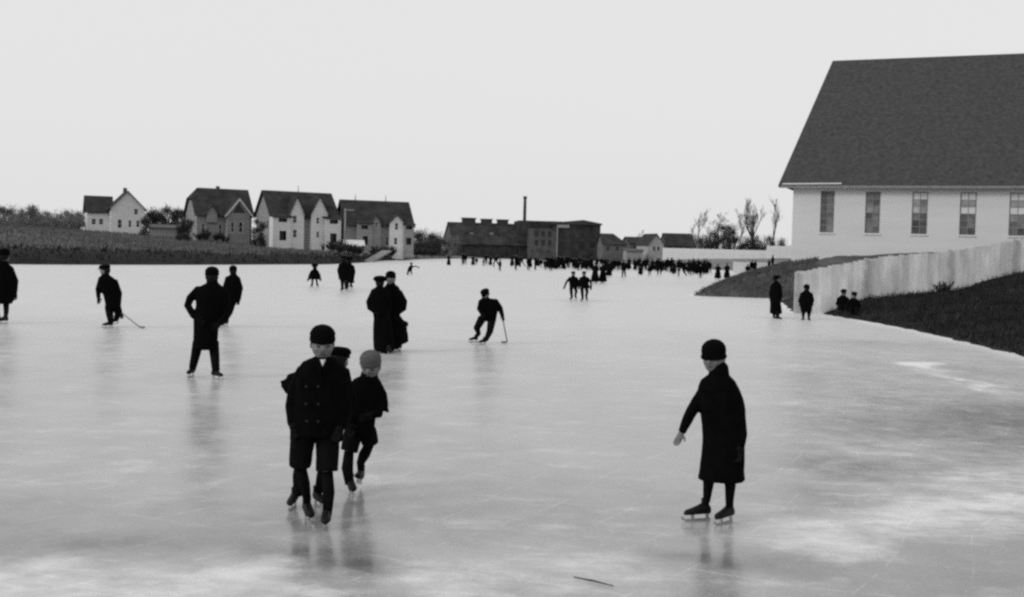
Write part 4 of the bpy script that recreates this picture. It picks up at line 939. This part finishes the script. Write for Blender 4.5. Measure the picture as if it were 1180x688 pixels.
class Fig:
    """turns picture measurements of one figure into metres: base = where it stands"""
    def __init__(s, bx, by, z=0.0, p=None):
        s.bx, s.by = bx, by; s.p = p or on_z(bx, by); s.h = hor(bx); s.s = FPX / s.p.y
        s.rz = -math.atan2(s.p.x, s.p.y)
    def P(s, px, py, y=0.0):
        dx, dz = (px - s.bx) / s.s, (s.by - py) / s.s
        k = 1 + y / s.p.y
        zc = s.p.z - CAMZ                        # keep the sight line when a point is moved in depth
        return ((dx - ROLL * dz) * k, y, (dz + ROLL * dx) * k - zc * (1 - k) * -1 if y else dz + ROLL * dx)
    def ground(s, px, py):
        q = on_z(px, py, s.p.z); d = Vector((q.x - s.p.x, q.y - s.p.y)); c_, n_ = math.cos(-s.rz), math.sin(-s.rz)
        return d.x * c_ - d.y * n_, d.x * n_ + d.y * c_
    def spec(s, head, coat, sleeves, legs=(), feet=(), skirt=None, **kw):
        """head (cx, top, chin, yaw, pitch, y); coat rows (py, xl, xr, half depth, y); limbs rows (px, py, radius, y)"""
        S = dict(kw); cx, top, chin, yaw, pit = head[:5]; y = head[5] if len(head) > 5 else 0.0
        hh = (chin - top) / s.s / 2.15; S['head'] = (*s.P(cx, chin - hh * s.s, y), hh / 1.38, yaw, pit)
        S['head'] = (S['head'][0], y, S['head'][2], hh / 1.38, yaw, pit)
        def rows(q):
            out = []
            for r in q:
                yy = r[4] if len(r) > 4 else 0.0; a, b = s.P(r[1], r[0], yy), s.P(r[2], r[0], yy)
                out.append((a[2] / 2 + b[2] / 2, a[0], b[0], r[3], yy) + tuple(r[5:]))
            return out
        S['coat'] = rows(coat)
        if skirt: S['skirt'] = rows(skirt)
        S['sleeves'] = [[(*s.P(q[0], q[1], q[3] if len(q) > 3 else 0.0), q[2]) for q in sl] for sl in sleeves]
        S['legs'], S['feet'] = [], []
        for lg, ft in zip(legs, feet):
            lift = ft[3] if len(ft) > 3 else 0.0
            gx_, gy_ = s.ground(ft[0], ft[1] + lift * s.s)
            if len(ft) > 5: gy_ = ft[5]
            S['feet'].append((gx_, gy_, lift, ft[2], ft[4] if len(ft) > 4 else 0.0))
            n = len(lg); S['legs'].append([])
            for i, q in enumerate(lg):
                t = i / (n - 1) if n > 1 else 1; yy = gy_ * t * 0.95 + (q[3] if len(q) > 3 else 0.0)
                S['legs'][-1].append((*s.P(q[0], q[1], yy), q[2]))
            fw_ = rotm(ft[2], ft[4] if len(ft) > 4 else 0) @ Vector((0, 0.03, 0.12))
            S['legs'][-1].append((gx_ + fw_.x, gy_ + fw_.y, lift + fw_.z, lg[-1][2] * 0.9))
        return S
    def make(s, S, label, group=None, voxel=0.012): return person(s.p, s.rz, S, label, group, voxel)

# ---- four figures in front
NEAR = 'children skating in front'
f = Fig(822, 603)
S = f.spec((821, 391.5, 427, R(-20), R(8)),
           [(423, 821, 834, .045), (429, 816, 838, .07), (436, 807, 846, .10), (445, 803, 851, .12), (456, 803, 855, .13), (470, 805, 858, .13), (488, 808, 858, .13), (503, 809, 858, .13), (525, 808, 857, .14), (540, 806, 857, .155), (550, 803.5, 858, .165), (552, 804, 857, .16)],
           [[(812, 446, .056), (802, 463, .05), (794, 478, .045), (785, 498, .034)], [(841, 452, .055), (850, 474, .055), (853, 494, .05, -.05), (851, 508, .04, -.08)]],
           [[(816.5, 543, .055), (816, 560, .042), (814, 582, .029)], [(839, 543, .055), (841, 560, .043), (840, 582, .03)]],
           [(808, 599.5, R(-60)), (837.5, 602.5, R(-34))], hat='cloche', stock=True, hairlen=.92, bare=(1,))
f.make(S, 'girl in knee-length black coat and dark close hat gliding alone at right', NEAR, 0.0065)

f = Fig(366, 603)
S = f.spec((373, 374.5, 412, R(4), R(10)),
           [(408, 365, 383, .05), (411, 357, 390, .075), (415, 350, 396, .095), (421, 346, 400, .11), (430, 343, 403, .12), (438, 342, 404, .125), (450, 342, 404, .13), (465, 341, 401, .13), (480, 339, 398, .135), (496, 337, 393, .14), (500, 338, 392, .135)],
           [[(351, 427, .062), (342, 449, .06, .05), (338.5, 468, .054, .03), (340, 484, .048, -.04)], [(396, 428, .06), (400, 452, .056, .03), (398, 474, .048, -.02), (392, 486, .042, -.08)]],
           [[(350, 497, .08), (348, 520, .068), (346.5, 539, .06), (351, 562, .044), (354, 583, .031)], [(378, 497, .08), (378, 520, .068), (377.5, 539, .06), (379, 562, .046), (377.5, 587, .033)]],
           [(354, 599, R(12)), (376, 606.5, R(-4))], hat='knit', breech=3,
           buttons=[(-.10, -.135, 1.06), (-.015, -.142, 1.06), (-.10, -.14, .93), (-.01, -.145, .93), (-.09, -.142, .80), (-.01, -.147, .80)])
z0, z1 = f.P(372, 410)[2], f.P(372, 418)[2]; S['collar'] = (z0, z1, .032, -.115, f.P(373, 412)[0])
f.make(S, 'tall boy in black double-breasted coat and breeches, white collar showing', NEAR, 0.0065)

f = Fig(350, 585)
S = f.spec((391, 396, 428, R(150), R(6), -.02),
           [(427, 383, 398, .045), (433, 372, 402, .08), (441, 362, 406, .10), (460, 360, 404, .11), (480, 355, 400, .11), (500, 350, 396, .115), (508, 349, 395, .11)],
           [[(362, 440, .06), (346, 439, .066, .0), (333, 441.5, .068, .02), (341, 450, .05, -.05)], [(402, 442, .05), (406, 462, .045, .03), (400, 480, .04, .0)]],
           [[(352, 505, .07), (347, 530, .062), (345, 548, .052), (343, 570, .035)], [(380, 505, .07), (377, 530, .062), (372, 550, .05), (367, 570, .034)]],
           [(338.5, 585, R(-14)), (366, 583, R(20))], hat='cap', breech=2, coat_extra=[[(*f.P(346, 438), .085), (*f.P(336, 441), .085), (*f.P(331, 442), .05)], [(*f.P(336, 441), .08), (*f.P(337, 451), .045)]])
f.make(S, 'boy half hidden behind the tall boy, bent elbow sticking out', NEAR, 0.0085)

f = Fig(410, 567)
S = f.spec((428, 402.5, 434, R(-14), R(16), -.03),
           [(430, 417, 435, .05, -.02), (436, 408, 438, .08), (444, 403, 439, .10), (456, 399, 440, .11), (468, 398, 441, .115), (480, 400, 434, .115), (492, 402, 432, .115), (500, 402, 431, .11)],
           [[(408, 443, .05), (400, 462, .045, -.04), (404, 482, .04, -.10)], [(434, 444, .05), (439, 458, .05, .0), (436, 472, .042, -.08), (426, 471, .032, -.13)]],
           [[(408, 497, .068), (402.5, 518, .058), (400.5, 536, .05), (402.5, 553, .036)], [(424, 497, .066), (426.5, 513, .056, .0), (420, 530, .05, .03), (415.5, 543, .036, .04)]],
           [(404, 569, R(10)), (414.5, 556, R(-10), .035, R(-14), .14)], hat='knit', hatc='knit', breech=2,
           coat_extra=[[(*f.P(430, 438), .06, .7), (*f.P(437, 456), .08), (*f.P(441, 467, .0), .062), (*f.P(445, 472, .02), .03), (*f.P(448.5, 476, .02), .008)], [(*f.P(418, 440), .08, .8), (*f.P(414, 470), .12), (*f.P(416, 492), .11)]])
f.make(S, 'small child in light grey knit hat and flared dark cape, one skate raised', NEAR, 0.0075)

# ---- skaters in the middle distance
MID = 'skaters on the middle ice'
f = Fig(2, 372)
S = f.spec((6, 287, 303, R(150), 0), [(303, 1, 9, .06), (307, -6, 15, .12), (318, -8, 18, .15), (332, -8, 19, .16), (345, -9, 16, .18), (350, -8, 13, .18)], [[(-4, 309, .07), (-9, 325, .06), (-8, 341, .05)], [(13, 310, .07), (18, 324, .062), (17, 338, .05)]],
           [[(-3, 346, .08), (-3, 358, .06), (-4, 366, .045)], [(7, 346, .08), (7, 358, .06), (6, 366, .045)]], [(-4, 372, R(-40)), (5, 373, R(-40))], hat='knit', stock=True)
f.make(S, 'dark-coated figure cut off by the left picture edge', MID, 0.02)

f = Fig(129, 377)
S = f.spec((122.5, 304.5, 318, R(-115), R(6)), [(316.5, 119, 127, .07), (320, 115, 132, .12), (330, 114, 137, .15), (340, 120, 138, .15), (350, 122, 137, .15), (357, 122, 136, .15)], [[(118, 322, .075), (114.5, 333, .062), (115, 343, .05)], [(133, 324, .075), (138, 338, .062), (137, 352, .05, -.1), (139, 360, .045, -.12)]],
           [[(126, 354, .1), (127, 363, .085), (128, 371, .06)], [(133, 354, .1), (136, 362, .085), (134, 370, .06)]], [(126, 377.5, R(-60)), (133, 373.5, R(-60), .05, R(12))], hat='cap')
f.make(S, 'hockey player at far left leaning forward with a stick trailing', MID, 0.018)
def stick(pts, label, blade):
    q = [Vector(v) for v in pts]; o = tag(empty('hockey_stick', q[-1]), label, 'hockey stick', 'hockey sticks')
    MB().tube([v - q[-1] for v in q], 0.013, 8).build('shaft', CL['wood'], o, True)
    bv = Vector(blade); MB().tube([Vector((0, 0, 0.0)), bv * 0.5 + Vector((0, 0, -0.008)), bv], [0.018, 0.024, 0.018], 8, 0.5).build('blade', CL['wood'], o, True)
def w3(f, px, py, y=0.0):
    v = Vector(f.P(px, py, y)); return f.p + Matrix.Rotation(f.rz, 3, 'Z') @ v
e = on_z(160.5, 378.3); e.z = 0.035
stick([w3(f, 138, 358, -.12), e], 'thin hockey stick trailing on ice behind the far-left player', (0.15, -0.04, 0.0))

f = Fig(235, 435.5)
S = f.spec((245.5, 308, 328, R(165), 0), [(322, 240.5, 250.5, .07), (326, 239, 253, .08), (330, 231, 258, .11), (338, 226, 262, .14), (352, 227, 261, .15), (365, 224, 256, .155), (380, 224, 252, .165), (393, 223.5, 251, .175), (401, 223, 251, .18), (402.5, 224, 250, .17)],
           [[(230, 334, .075), (221, 344, .066, .05), (218, 352, .06, .05), (224, 362, .05, -.06), (230, 366, .042, -.12)], [(258, 336, .075), (262, 350, .066), (260, 363, .055, -.1), (252, 371, .045, -.17)]],
           [[(229, 394, .085), (226, 410, .072), (223, 424, .06)], [(246, 394, .085), (247.5, 410, .072), (248.5, 424, .06)]], [(221, 434, R(-20)), (248.5, 437, R(35))], hat='knit', hatc='black')
f.make(S, 'man in long black overcoat, legs apart, elbow out, on the left ice', MID, 0.013)

f = Fig(258, 377)
S = f.spec((269, 306.5, 318, R(170), 0), [(316.5, 266, 273, .06), (319, 261, 276, .11), (326, 259.5, 278, .13), (340, 259, 277, .14), (350, 259, 272, .14), (356, 257.5, 269, .14)], [[(263, 320.5, .07), (259.5, 331, .06), (261, 342, .05)], [(274, 321, .07), (277.5, 332, .06), (275, 346, .05)]],
           [[(262, 353, .1), (259, 362, .085), (256.5, 371, .06)], [(266, 353, .1), (264, 362, .085), (261, 370, .06)]], [(255, 377.5, R(-30)), (260.5, 375.5, R(-30))], hat='knit')
f.make(S, 'slim dark skater leaning over, just behind the overcoat man', MID, 0.018)

f = Fig(362, 331)
S = f.spec((363, 304, 311, R(170), 0), [(310, 361, 365, .06), (312, 358.5, 367, .1), (317, 357, 368.5, .13), (321, 356, 369, .17), (322, 356, 369, .18)], [[(359, 313, .06), (357, 317, .055), (355.8, 320.5, .04)], [(366, 313, .06), (368.3, 317, .055), (369, 320.5, .04)]],
           [[(360.5, 320, .06), (360, 325, .05)], [(364.5, 320, .06), (365, 325, .05)]], [(359.5, 331, R(-20)), (365.5, 330.5, R(20))], hat='bonnet', stock=True)
f.make(S, 'little girl in short flared dark coat alone near the far bank', MID, 0.022)
for (bx, by, dx, lab, hat) in ((396.5, 336, 0, 'taller dark skater of the close pair in front of the utility pole', 'cap'), (402.5, 333.5, 4.5, 'shorter skirted skater of the close pair in front of the utility pole', 'bonnet')):
    f = Fig(bx, by); t = 294.5 if not dx else 296
    sk = [(315, bx - 4.5, bx + 4.5, .15), (322, bx - 5.5, bx + 5.5, .2), (326, bx - 5.5, bx + 6, .22)] if dx else None
    S = f.spec((bx, t, t + 8.5, R(165), 0), [(t + 8, bx - 2.5, bx + 2.5, .06), (t + 10, bx - 5.5, bx + 5.5, .12), (t + 17, bx - 6, bx + 6, .15), (t + 24, bx - 5, bx + 5, .16), (t + 29, bx - 5, bx + 5, .17)], [[(bx - 4.5, t + 11, .07), (bx - 6.5, t + 17, .06), (bx - 5.5, t + 23, .05)], [(bx + 4.5, t + 11, .07), (bx + 6, t + 17, .06), (bx + 5, t + 23, .05)]],
               [[(bx - 2, by - 13, .09), (bx - 2, by - 4, .06)], [(bx + 2, by - 13, .09), (bx + 2, by - 4, .06)]], [(bx - 2, by, R(-20)), (bx + 2, by - 1, R(20))], sk, hat=hat)
    f.make(S, lab, MID, 0.022)
f = Fig(472, 316.5)
S = f.spec((474, 302.5, 306.2, R(150), 0), [(306, 473, 475, .05), (307, 471.5, 476, .1), (310, 470.5, 475, .12), (313, 469.5, 474.5, .14)], [[(472, 307.5, .06), (470.5, 310, .05), (470, 312, .04)], [(475.5, 307.3, .06), (479, 306.8, .05), (482, 308, .04)]],
           [[(471, 312, .07), (470, 315, .05)], [(473.5, 312, .07), (474, 315, .05)]], [(469, 317, 0), (474.5, 316.5, 0)], hat='cap')
f.make(S, 'tiny skater with one arm stretched out below the rightmost house', MID, 0.03)

f = Fig(440, 406)
S = f.spec((438.5, 318, 332, R(160), 0), [(331, 433, 443, .06), (334, 428, 447, .11), (342, 426, 449, .15), (356, 429, 448, .15), (368, 431, 450, .16)], [[(431, 339, .085), (426.5, 348, .08), (427, 354, .07), (433, 358, .05, -.1)], [(446, 340, .08), (449, 352, .06), (447, 362, .05, -.1)]],
           [[(438, 398, .07), (438, 402, .05)], [(446, 398, .07), (447, 402, .05)]], [(440, 406, R(150)), (448, 408, R(170))],
           [(364, 431, 451, .17), (378, 430, 453, .2), (392, 430, 455, .25), (402, 430.5, 455, .28), (404.5, 432, 453, .27)], hat='bonnet')
f.make(S, 'woman in round hat and long black skirt, seen from behind, of the strolling pair', MID, 0.014)
f = Fig(455, 404.5)
S = f.spec((450.5, 313, 328.5, R(-8), 0), [(327, 446.5, 455, .06), (330, 443, 460, .11), (340, 443, 464, .15), (355, 445, 462, .15), (368, 446, 461, .16)], [[(445, 338, .08), (443, 350, .065), (446, 361, .05, -.1)], [(460, 338, .085), (465.5, 348, .08), (465, 355, .07), (458, 360, .05, -.1)]],
           [[(452, 396, .07), (452, 400, .05)], [(458, 396, .07), (458, 400, .05)]], [(451, 405, R(-10)), (458.5, 403.5, R(20))],
           [(364, 446, 462, .17), (373, 446, 469, .2, 0, -.1), (384, 446, 469.5, .24), (394, 446, 467, .26, 0, .12), (402, 447, 461, .26, 0, .15)], hat='knit',
           coat_extra=[[(*f.P(454, 369), .12), (*f.P(463, 375), .12), (*f.P(470.5, 373), .035)], [(*f.P(456, 380), .16), (*f.P(464, 388), .14), (*f.P(468, 395), .06)]])
f.make(S, 'woman in long billowing dark skirt, face turned to us, of the strolling pair', MID, 0.014)

f = Fig(557, 396)
S = f.spec((559.5, 332, 344, R(-25), R(32), -.1), [(342, 556, 563, .07, -.08), (345, 553, 570, .12, -.05), (352, 552, 574, .15), (360, 552.5, 573.5, .16, .05), (368, 554, 572, .16, .1), (371, 556, 571, .15, .1)],
           [[(555, 347, .075, -.05), (552.5, 355, .062, -.1), (556, 360, .05, -.2)], [(571, 347.5, .075), (576.5, 355, .062), (579, 364, .048)]],
           [[(556, 367, .10, .1), (549.5, 378.5, .078, -.15), (551.5, 388, .05)], [(567, 368, .10, .1), (564.5, 380, .075, -.1), (560, 390, .05)]], [(547, 394, R(-62)), (557, 397, R(-45))], hat='cap')
f.make(S, 'crouching hockey player in cap on the central ice, knees bent', MID, 0.014)
e = on_z(584.5, 395.8); e.z = 0.035
stick([w3(f, 578.5, 363, 0), e], 'hockey stick held upright-slanted by the crouching central player', (-0.14, -0.03, 0.0))

for (bx, by, t, lab, hat, cp) in ((659.5, 346, 312.5, 'skater swinging an arm out, left one of the linked central pair', 'cap', -1), (674, 347.5, 312.5, 'skater in dark coat, right one of the linked central pair', 'cap', 1)):
    f = Fig(bx, by); c_ = bx + (1 if cp < 0 else -1)
    S = f.spec((c_, t, t + 6, R(10 * cp), 0), [(t + 5.8, c_ - 2, c_ + 2, .05), (t + 7.3, c_ - 4, c_ + 4, .1), (t + 12, c_ - 4.8, c_ + 5, .13), (t + 17, c_ - 4.4, c_ + 5 + cp, .13), (t + 20, c_ - 4, c_ + 5 + cp, .14)],
               [[(c_ - 4, t + 8, .06), (c_ - 6 - (2 if cp < 0 else 0), t + 13, .05), (c_ - 6 - (4 if cp < 0 else 0), t + 18, .04)], [(c_ + 4, t + 8, .06), (c_ + 7 + cp, t + 13, .05), (c_ + 6 + 2 * cp, t + 19, .04)]],
               [[(c_ - 2.5, t + 19, .085), (c_ - 2, t + 26, .065), (c_ - 1.5, by - 3, .05)], [(c_ + 2.5, t + 19, .085), (c_ + 3.5, t + 25, .065), (c_ + 2.5, by - 4, .05)]], [(c_ - 2.5, by, R(-20)), (c_ + 3, by - 1.2, R(20))], hat=hat)
    f.make(S, lab, MID, 0.02)

# ---- by the fence
BANK = 'onlookers by the plank fence'
f = Fig(893, 366.5)
S = f.spec((894.5, 317, 326, R(120), 0), [(325, 891.5, 897, .06), (327.5, 889, 899, .11), (335, 888, 899.5, .14), (348, 887.5, 899.5, .16), (360, 887, 901, .19), (361.5, 887.5, 900.5, .19)], [[(890, 329, .075), (888, 338, .065), (888.5, 347, .055)], [(898, 329, .07), (899.5, 338, .06), (898.5, 347, .05)]],
           [[(892, 359, .08), (892, 363, .06)], [(896, 359, .08), (896, 363, .06)]], [(892, 366.5, R(20)), (897, 367.5, R(40))], hat='brim', skates=False)
f.make(S, 'tall figure in ankle-length black coat and brimmed hat before the fence end', BANK, 0.018)
f = Fig(928.5, 368.5)
S = f.spec((929, 328, 336.5, R(-140), 0), [(335, 926, 932, .06), (337.5, 923, 935, .11), (345, 921.5, 936, .14), (354, 922, 935.5, .15), (360, 923, 935, .15)], [[(924, 339, .07), (921.5, 346, .06), (923, 353, .05, -.05)], [(934, 339, .07), (936, 346, .06), (934.5, 353, .05, -.05)]],
           [[(926, 358, .075), (925.5, 364, .05)], [(932, 358, .075), (932, 364, .05)]], [(925.5, 368.5, R(-15)), (932, 368.8, R(15))], hat='knit', stock=True, skates=False)
f.make(S, 'short child in dark jacket standing on ice against the pale fence', BANK, 0.018)
for bx, by, t, lab, yw in ((971, 358, 333, 'left one of two dark children sitting on the bank by the fence', -20), (983, 360.5, 336, 'right one of two dark children sitting on the bank by the fence', 10)):
    q = on_y(bx, by, 42.4 if bx < 980 else 41.2); q.z = max(land1(q.x, q.y), q.z); f = Fig(bx, by, p=q); c_ = bx
    S = f.spec((c_ + 1, t, t + 8, R(yw), R(12), -.05), [(t + 7.5, c_ - 2, c_ + 3, .06), (t + 9.5, c_ - 5, c_ + 5.5, .11), (t + 15, c_ - 6, c_ + 6.5, .15), (t + 20, c_ - 6, c_ + 6.5, .17), (by - 1, c_ - 5.5, c_ + 6, .17)],
               [[(c_ - 4.5, t + 11, .065), (c_ - 6.5, t + 17, .055, -.1), (c_ - 2, t + 19, .045, -.25)], [(c_ + 5, t + 11, .065), (c_ + 7, t + 17, .055, -.1), (c_ + 2, t + 19, .045, -.25)]],
               [[(c_ - 3, by - 2.5, .08), (c_ - 3.5, by - 6, .07, -.3), (c_ - 3, by - 2, .05, -.15)], [(c_ + 3, by - 2.5, .08), (c_ + 3.5, by - 6, .07, -.3), (c_ + 3, by - 2, .05, -.15)]],
               [(c_ - 3, by + .5, R(-10), 0, 0, -.45), (c_ + 3, by + .5, R(10), 0, 0, -.45)], hat='cap', skates=False)
    f.make(S, lab, BANK, 0.02)

# ---- the distant crowd: a few kinds, copied
def proto(kind):
    v = 0.032
    if kind == 'man': S = dict(head=(0, 0, 1.6, .082, 0, 0), coat=[(1.48, -.07, .07, .06), (1.43, -.2, .2, .11), (1.25, -.24, .24, .14), (1.0, -.22, .22, .15), (.72, -.24, .24, .17)], sleeves=[[(-.2, 0, 1.38, .07), (-.28, 0, 1.12, .06), (-.25, -.06, .88, .05)], [(.2, 0, 1.38, .07), (.28, 0, 1.12, .06), (.25, -.06, .88, .05)]],
                               legs=[[(-.1, 0, .78, .095), (-.12, 0, .45, .08), (-.13, 0, .15, .06)], [(.1, 0, .78, .095), (.13, .05, .45, .08), (.14, .1, .15, .06)]], feet=[(-.13, 0, 0, -.3, 0), (.14, .1, 0, .3, 0)], hat='cap')
    elif kind == 'stride': S = dict(head=(.06, -.1, 1.52, .082, -.5, .2), coat=[(1.4, -.01, .13, .06, -.06), (1.35, -.15, .25, .11, -.04), (1.18, -.2, .24, .14), (.98, -.2, .2, .15), (.85, -.2, .2, .16)], sleeves=[[(-.14, 0, 1.3, .07), (-.36, .05, 1.08, .06), (-.5, .05, .95, .05)], [(.24, 0, 1.3, .07), (.36, -.1, 1.06, .06), (.22, -.25, .95, .05)]],
                                  legs=[[(-.09, 0, .88, .095), (-.22, -.05, .5, .08), (-.2, 0, .15, .06)], [(.1, 0, .88, .095), (.25, .1, .5, .08), (.42, .3, .22, .06)]], feet=[(-.2, 0, 0, -.4, 0), (.44, .32, .06, -.2, -.3)], hat='cap')
    elif kind == 'woman': S = dict(head=(0, 0, 1.5, .08, .2, 0), coat=[(1.38, -.07, .07, .06), (1.34, -.18, .18, .1), (1.18, -.22, .22, .14), (.98, -.2, .2, .14), (.8, -.23, .23, .17)], sleeves=[[(-.18, 0, 1.29, .07), (-.27, 0, 1.05, .06), (-.12, -.2, .98, .05)], [(.18, 0, 1.29, .07), (.27, 0, 1.05, .06), (.12, -.2, .98, .05)]],
                                 skirt=[(.9, -.19, .19, .15), (.6, -.27, .27, .22), (.2, -.33, .33, .28), (.12, -.32, .32, .27)], legs=[[(-.08, 0, .3, .06), (-.08, 0, .16, .05)], [(.08, 0, .3, .06), (.08, 0, .16, .05)]], feet=[(-.08, 0, 0, -.2, 0), (.08, -.03, 0, .2, 0)], hat='brim')
    else: S = dict(head=(0, 0, 1.16, .074, 0, 0), coat=[(1.06, -.06, .06, .05), (1.02, -.15, .15, .09), (.85, -.19, .19, .12), (.65, -.2, .2, .14), (.5, -.22, .22, .16)], sleeves=[[(-.15, 0, .98, .055), (-.24, 0, .8, .05), (-.25, 0, .64, .04)], [(.15, 0, .98, .055), (.24, 0, .8, .05), (.25, 0, .64, .04)]],
                   legs=[[(-.08, 0, .55, .065), (-.09, 0, .3, .05), (-.1, 0, .14, .04)], [(.08, 0, .55, .065), (.09, 0, .3, .05), (.1, 0, .14, .04)]], feet=[(-.1, 0, 0, -.2, 0), (.1, 0, 0, .2, 0)], hat='knit', stock=True)
    S['nohands'] = True; S['cloth'] = 'black' if kind != 'woman' else 'dark'
    return person((0, 0, 0), 0, S, kind, None, v)
PROTO = {k: proto(k) for k in ('man', 'stride', 'woman', 'child')}
bake_pending()
WORD = {'man': 'figure in dark coat', 'stride': 'striding dark skater', 'woman': 'figure in long dark skirt', 'child': 'small dark-clad child'}
USED = set()
def crowd(kind, px, py, label, group, yaw=0.0, z=None, dist=None):
    p = on_z(px, py) if dist is None else on_y(px, py, dist)
    if dist is not None: p.z = max(land1(p.x, p.y), 0.0)
    src = PROTO[kind]
    if kind in USED: r = copy_tree(src)
    else: USED.add(kind); r = src
    r.location = p; r.rotation_euler = (0, 0, -math.atan2(p.x, p.y) + yaw); s_ = rnd.uniform(0.86, 1.07); r.scale = (s_ * rnd.uniform(.95, 1.12), s_, s_)
    r['label'] = label; r['category'] = 'person'; r['group'] = group
    return r
cr = random.Random(21)
KINDS = ['man', 'woman', 'stride', 'man', 'child', 'woman']
def zone(px):
    if px < 606: return 'in the distant crowd before the long factory', 'distant crowd before the long factory'
    if px < 684: return 'in the distant crowd before the flat factory block', 'distant crowd before the flat factory block'
    if px < 764: return 'in the distant crowd before the small far houses', 'distant crowd before the far houses'
    return 'in the distant crowd below the white fence', 'distant crowd below the white fence'
ROWS = [(517, 306), (533, 305), (536, 304.5), (545, 306), (549, 305), (557, 306.5), (560, 305), (565, 306), (571, 308), (576, 312), (590, 307), (594.5, 311), (598, 307), (601, 307.5), (609, 311.5), (611, 308), (617, 311), (620, 307), (627, 308.5), (630, 309), (634.5, 312), (638, 308.5), (642, 309), (645, 308.5), (648, 309), (651, 308.5),
        (658, 309), (661, 310), (664.5, 310.5), (668, 310), (671, 309.5), (675, 310.5), (678, 312), (681, 309.5), (701.5, 319), (704, 313), (708, 312), (710.5, 311), (713, 312), (718.5, 320), (723, 311), (731.5, 311), (734.5, 312), (738, 317), (742, 312), (745.5, 311.5), (748.5, 318), (752, 312), (758, 312), (759.5, 317), (763, 311), (767, 312),
        (773, 314), (776.5, 316), (781, 312.5), (784.5, 319), (789, 312), (793.5, 314), (797, 317), (800.5, 314), (804, 315), (807, 320), (811, 315), (814, 314), (817.5, 315)]
ROWS += [(629, 310.5), (633, 309.5), (637, 310), (641, 310.5), (646, 310), (650, 310.5), (660, 308.5), (663, 309), (666.5, 311.5), (670, 311), (673, 309), (677, 310), (696, 313), (699, 312), (740, 311), (756, 311.5), (765, 313), (794.5, 316), (798.5, 313.5), (802.5, 316), (806, 313), (809.5, 316.5), (813, 316)]
ROWS += [(624 + 6.3 * k + cr.uniform(-1.2, 1.2), float(np.interp(624 + 6.3 * k, [556, 650, 720, 820], [305.5, 308.8, 310.5, 314])) + cr.uniform(-.8, 1.0)) for k in range(31)]
PICK = sorted((px_, py_, cr.choice(KINDS), cr.uniform(-1.2, 1.2)) for px_, py_ in ROWS)
for px_, py_, k, yw in PICK:
    ph, gr = zone(px_); same = [q for q in PICK if q[2] == k and zone(q[0])[1] == gr]; i = [q[0] for q in same].index(px_)
    crowd(k, px_, py_, (ordinal(i, len(same)) + ' ' if len(same) > 1 else '') + f'{WORD[k]} {ph}', gr, yw)
crowd('woman', 685.5, 326.5, 'woman in long skirt, left one of the pair right behind the linked skaters', 'long-skirted pair', .3)
crowd('woman', 694.5, 326.5, 'woman in long skirt, right one of the pair right behind the linked skaters', 'long-skirted pair', -.4)
crowd('woman', 827, 322, 'cone-shaped skirted figure at the spit tip, left one of two', 'pair behind the spit', .3)
crowd('woman', 837.5, 321.5, 'cone-shaped skirted figure at the spit tip, right one of two', 'pair behind the spit', -.3)
for px_, k, lab in ((861.5, 'child', 'leftmost dark figure in front of the low pale fence'), (866.5, 'man', 'dark figure beside the leftmost one before the low pale fence'), (870, 'woman', 'skirted dark figure, third before the low pale fence'),
                    (886, 'child', 'low dark figure before the pale fence, nearer the hall'), (890, 'man', 'dark figure before the pale fence, nearest the hall')):
    crowd(k, px_, 312, lab, 'figures before the low pale fence', cr.uniform(-1, 1), dist=138)

# ---- a stick on the ice
a, b = on_z(661, 667), on_z(707, 677); o = tag(empty('stick', ((a + b) / 2)), 'thin dark stick lying on the ice near the bottom edge', 'stick')
c0 = o.location.copy(); st_ = MB(); st_.tube([a - c0 + Vector((0, 0, .012)), Vector((0.0, 0.012, .012)), b - c0 + Vector((0, 0, .01))], [.004, .006, .003], 7); st_.build('twig', mat('wet_twig', 0.05, 0.7, 0.2, 0.3, 9), o, True)
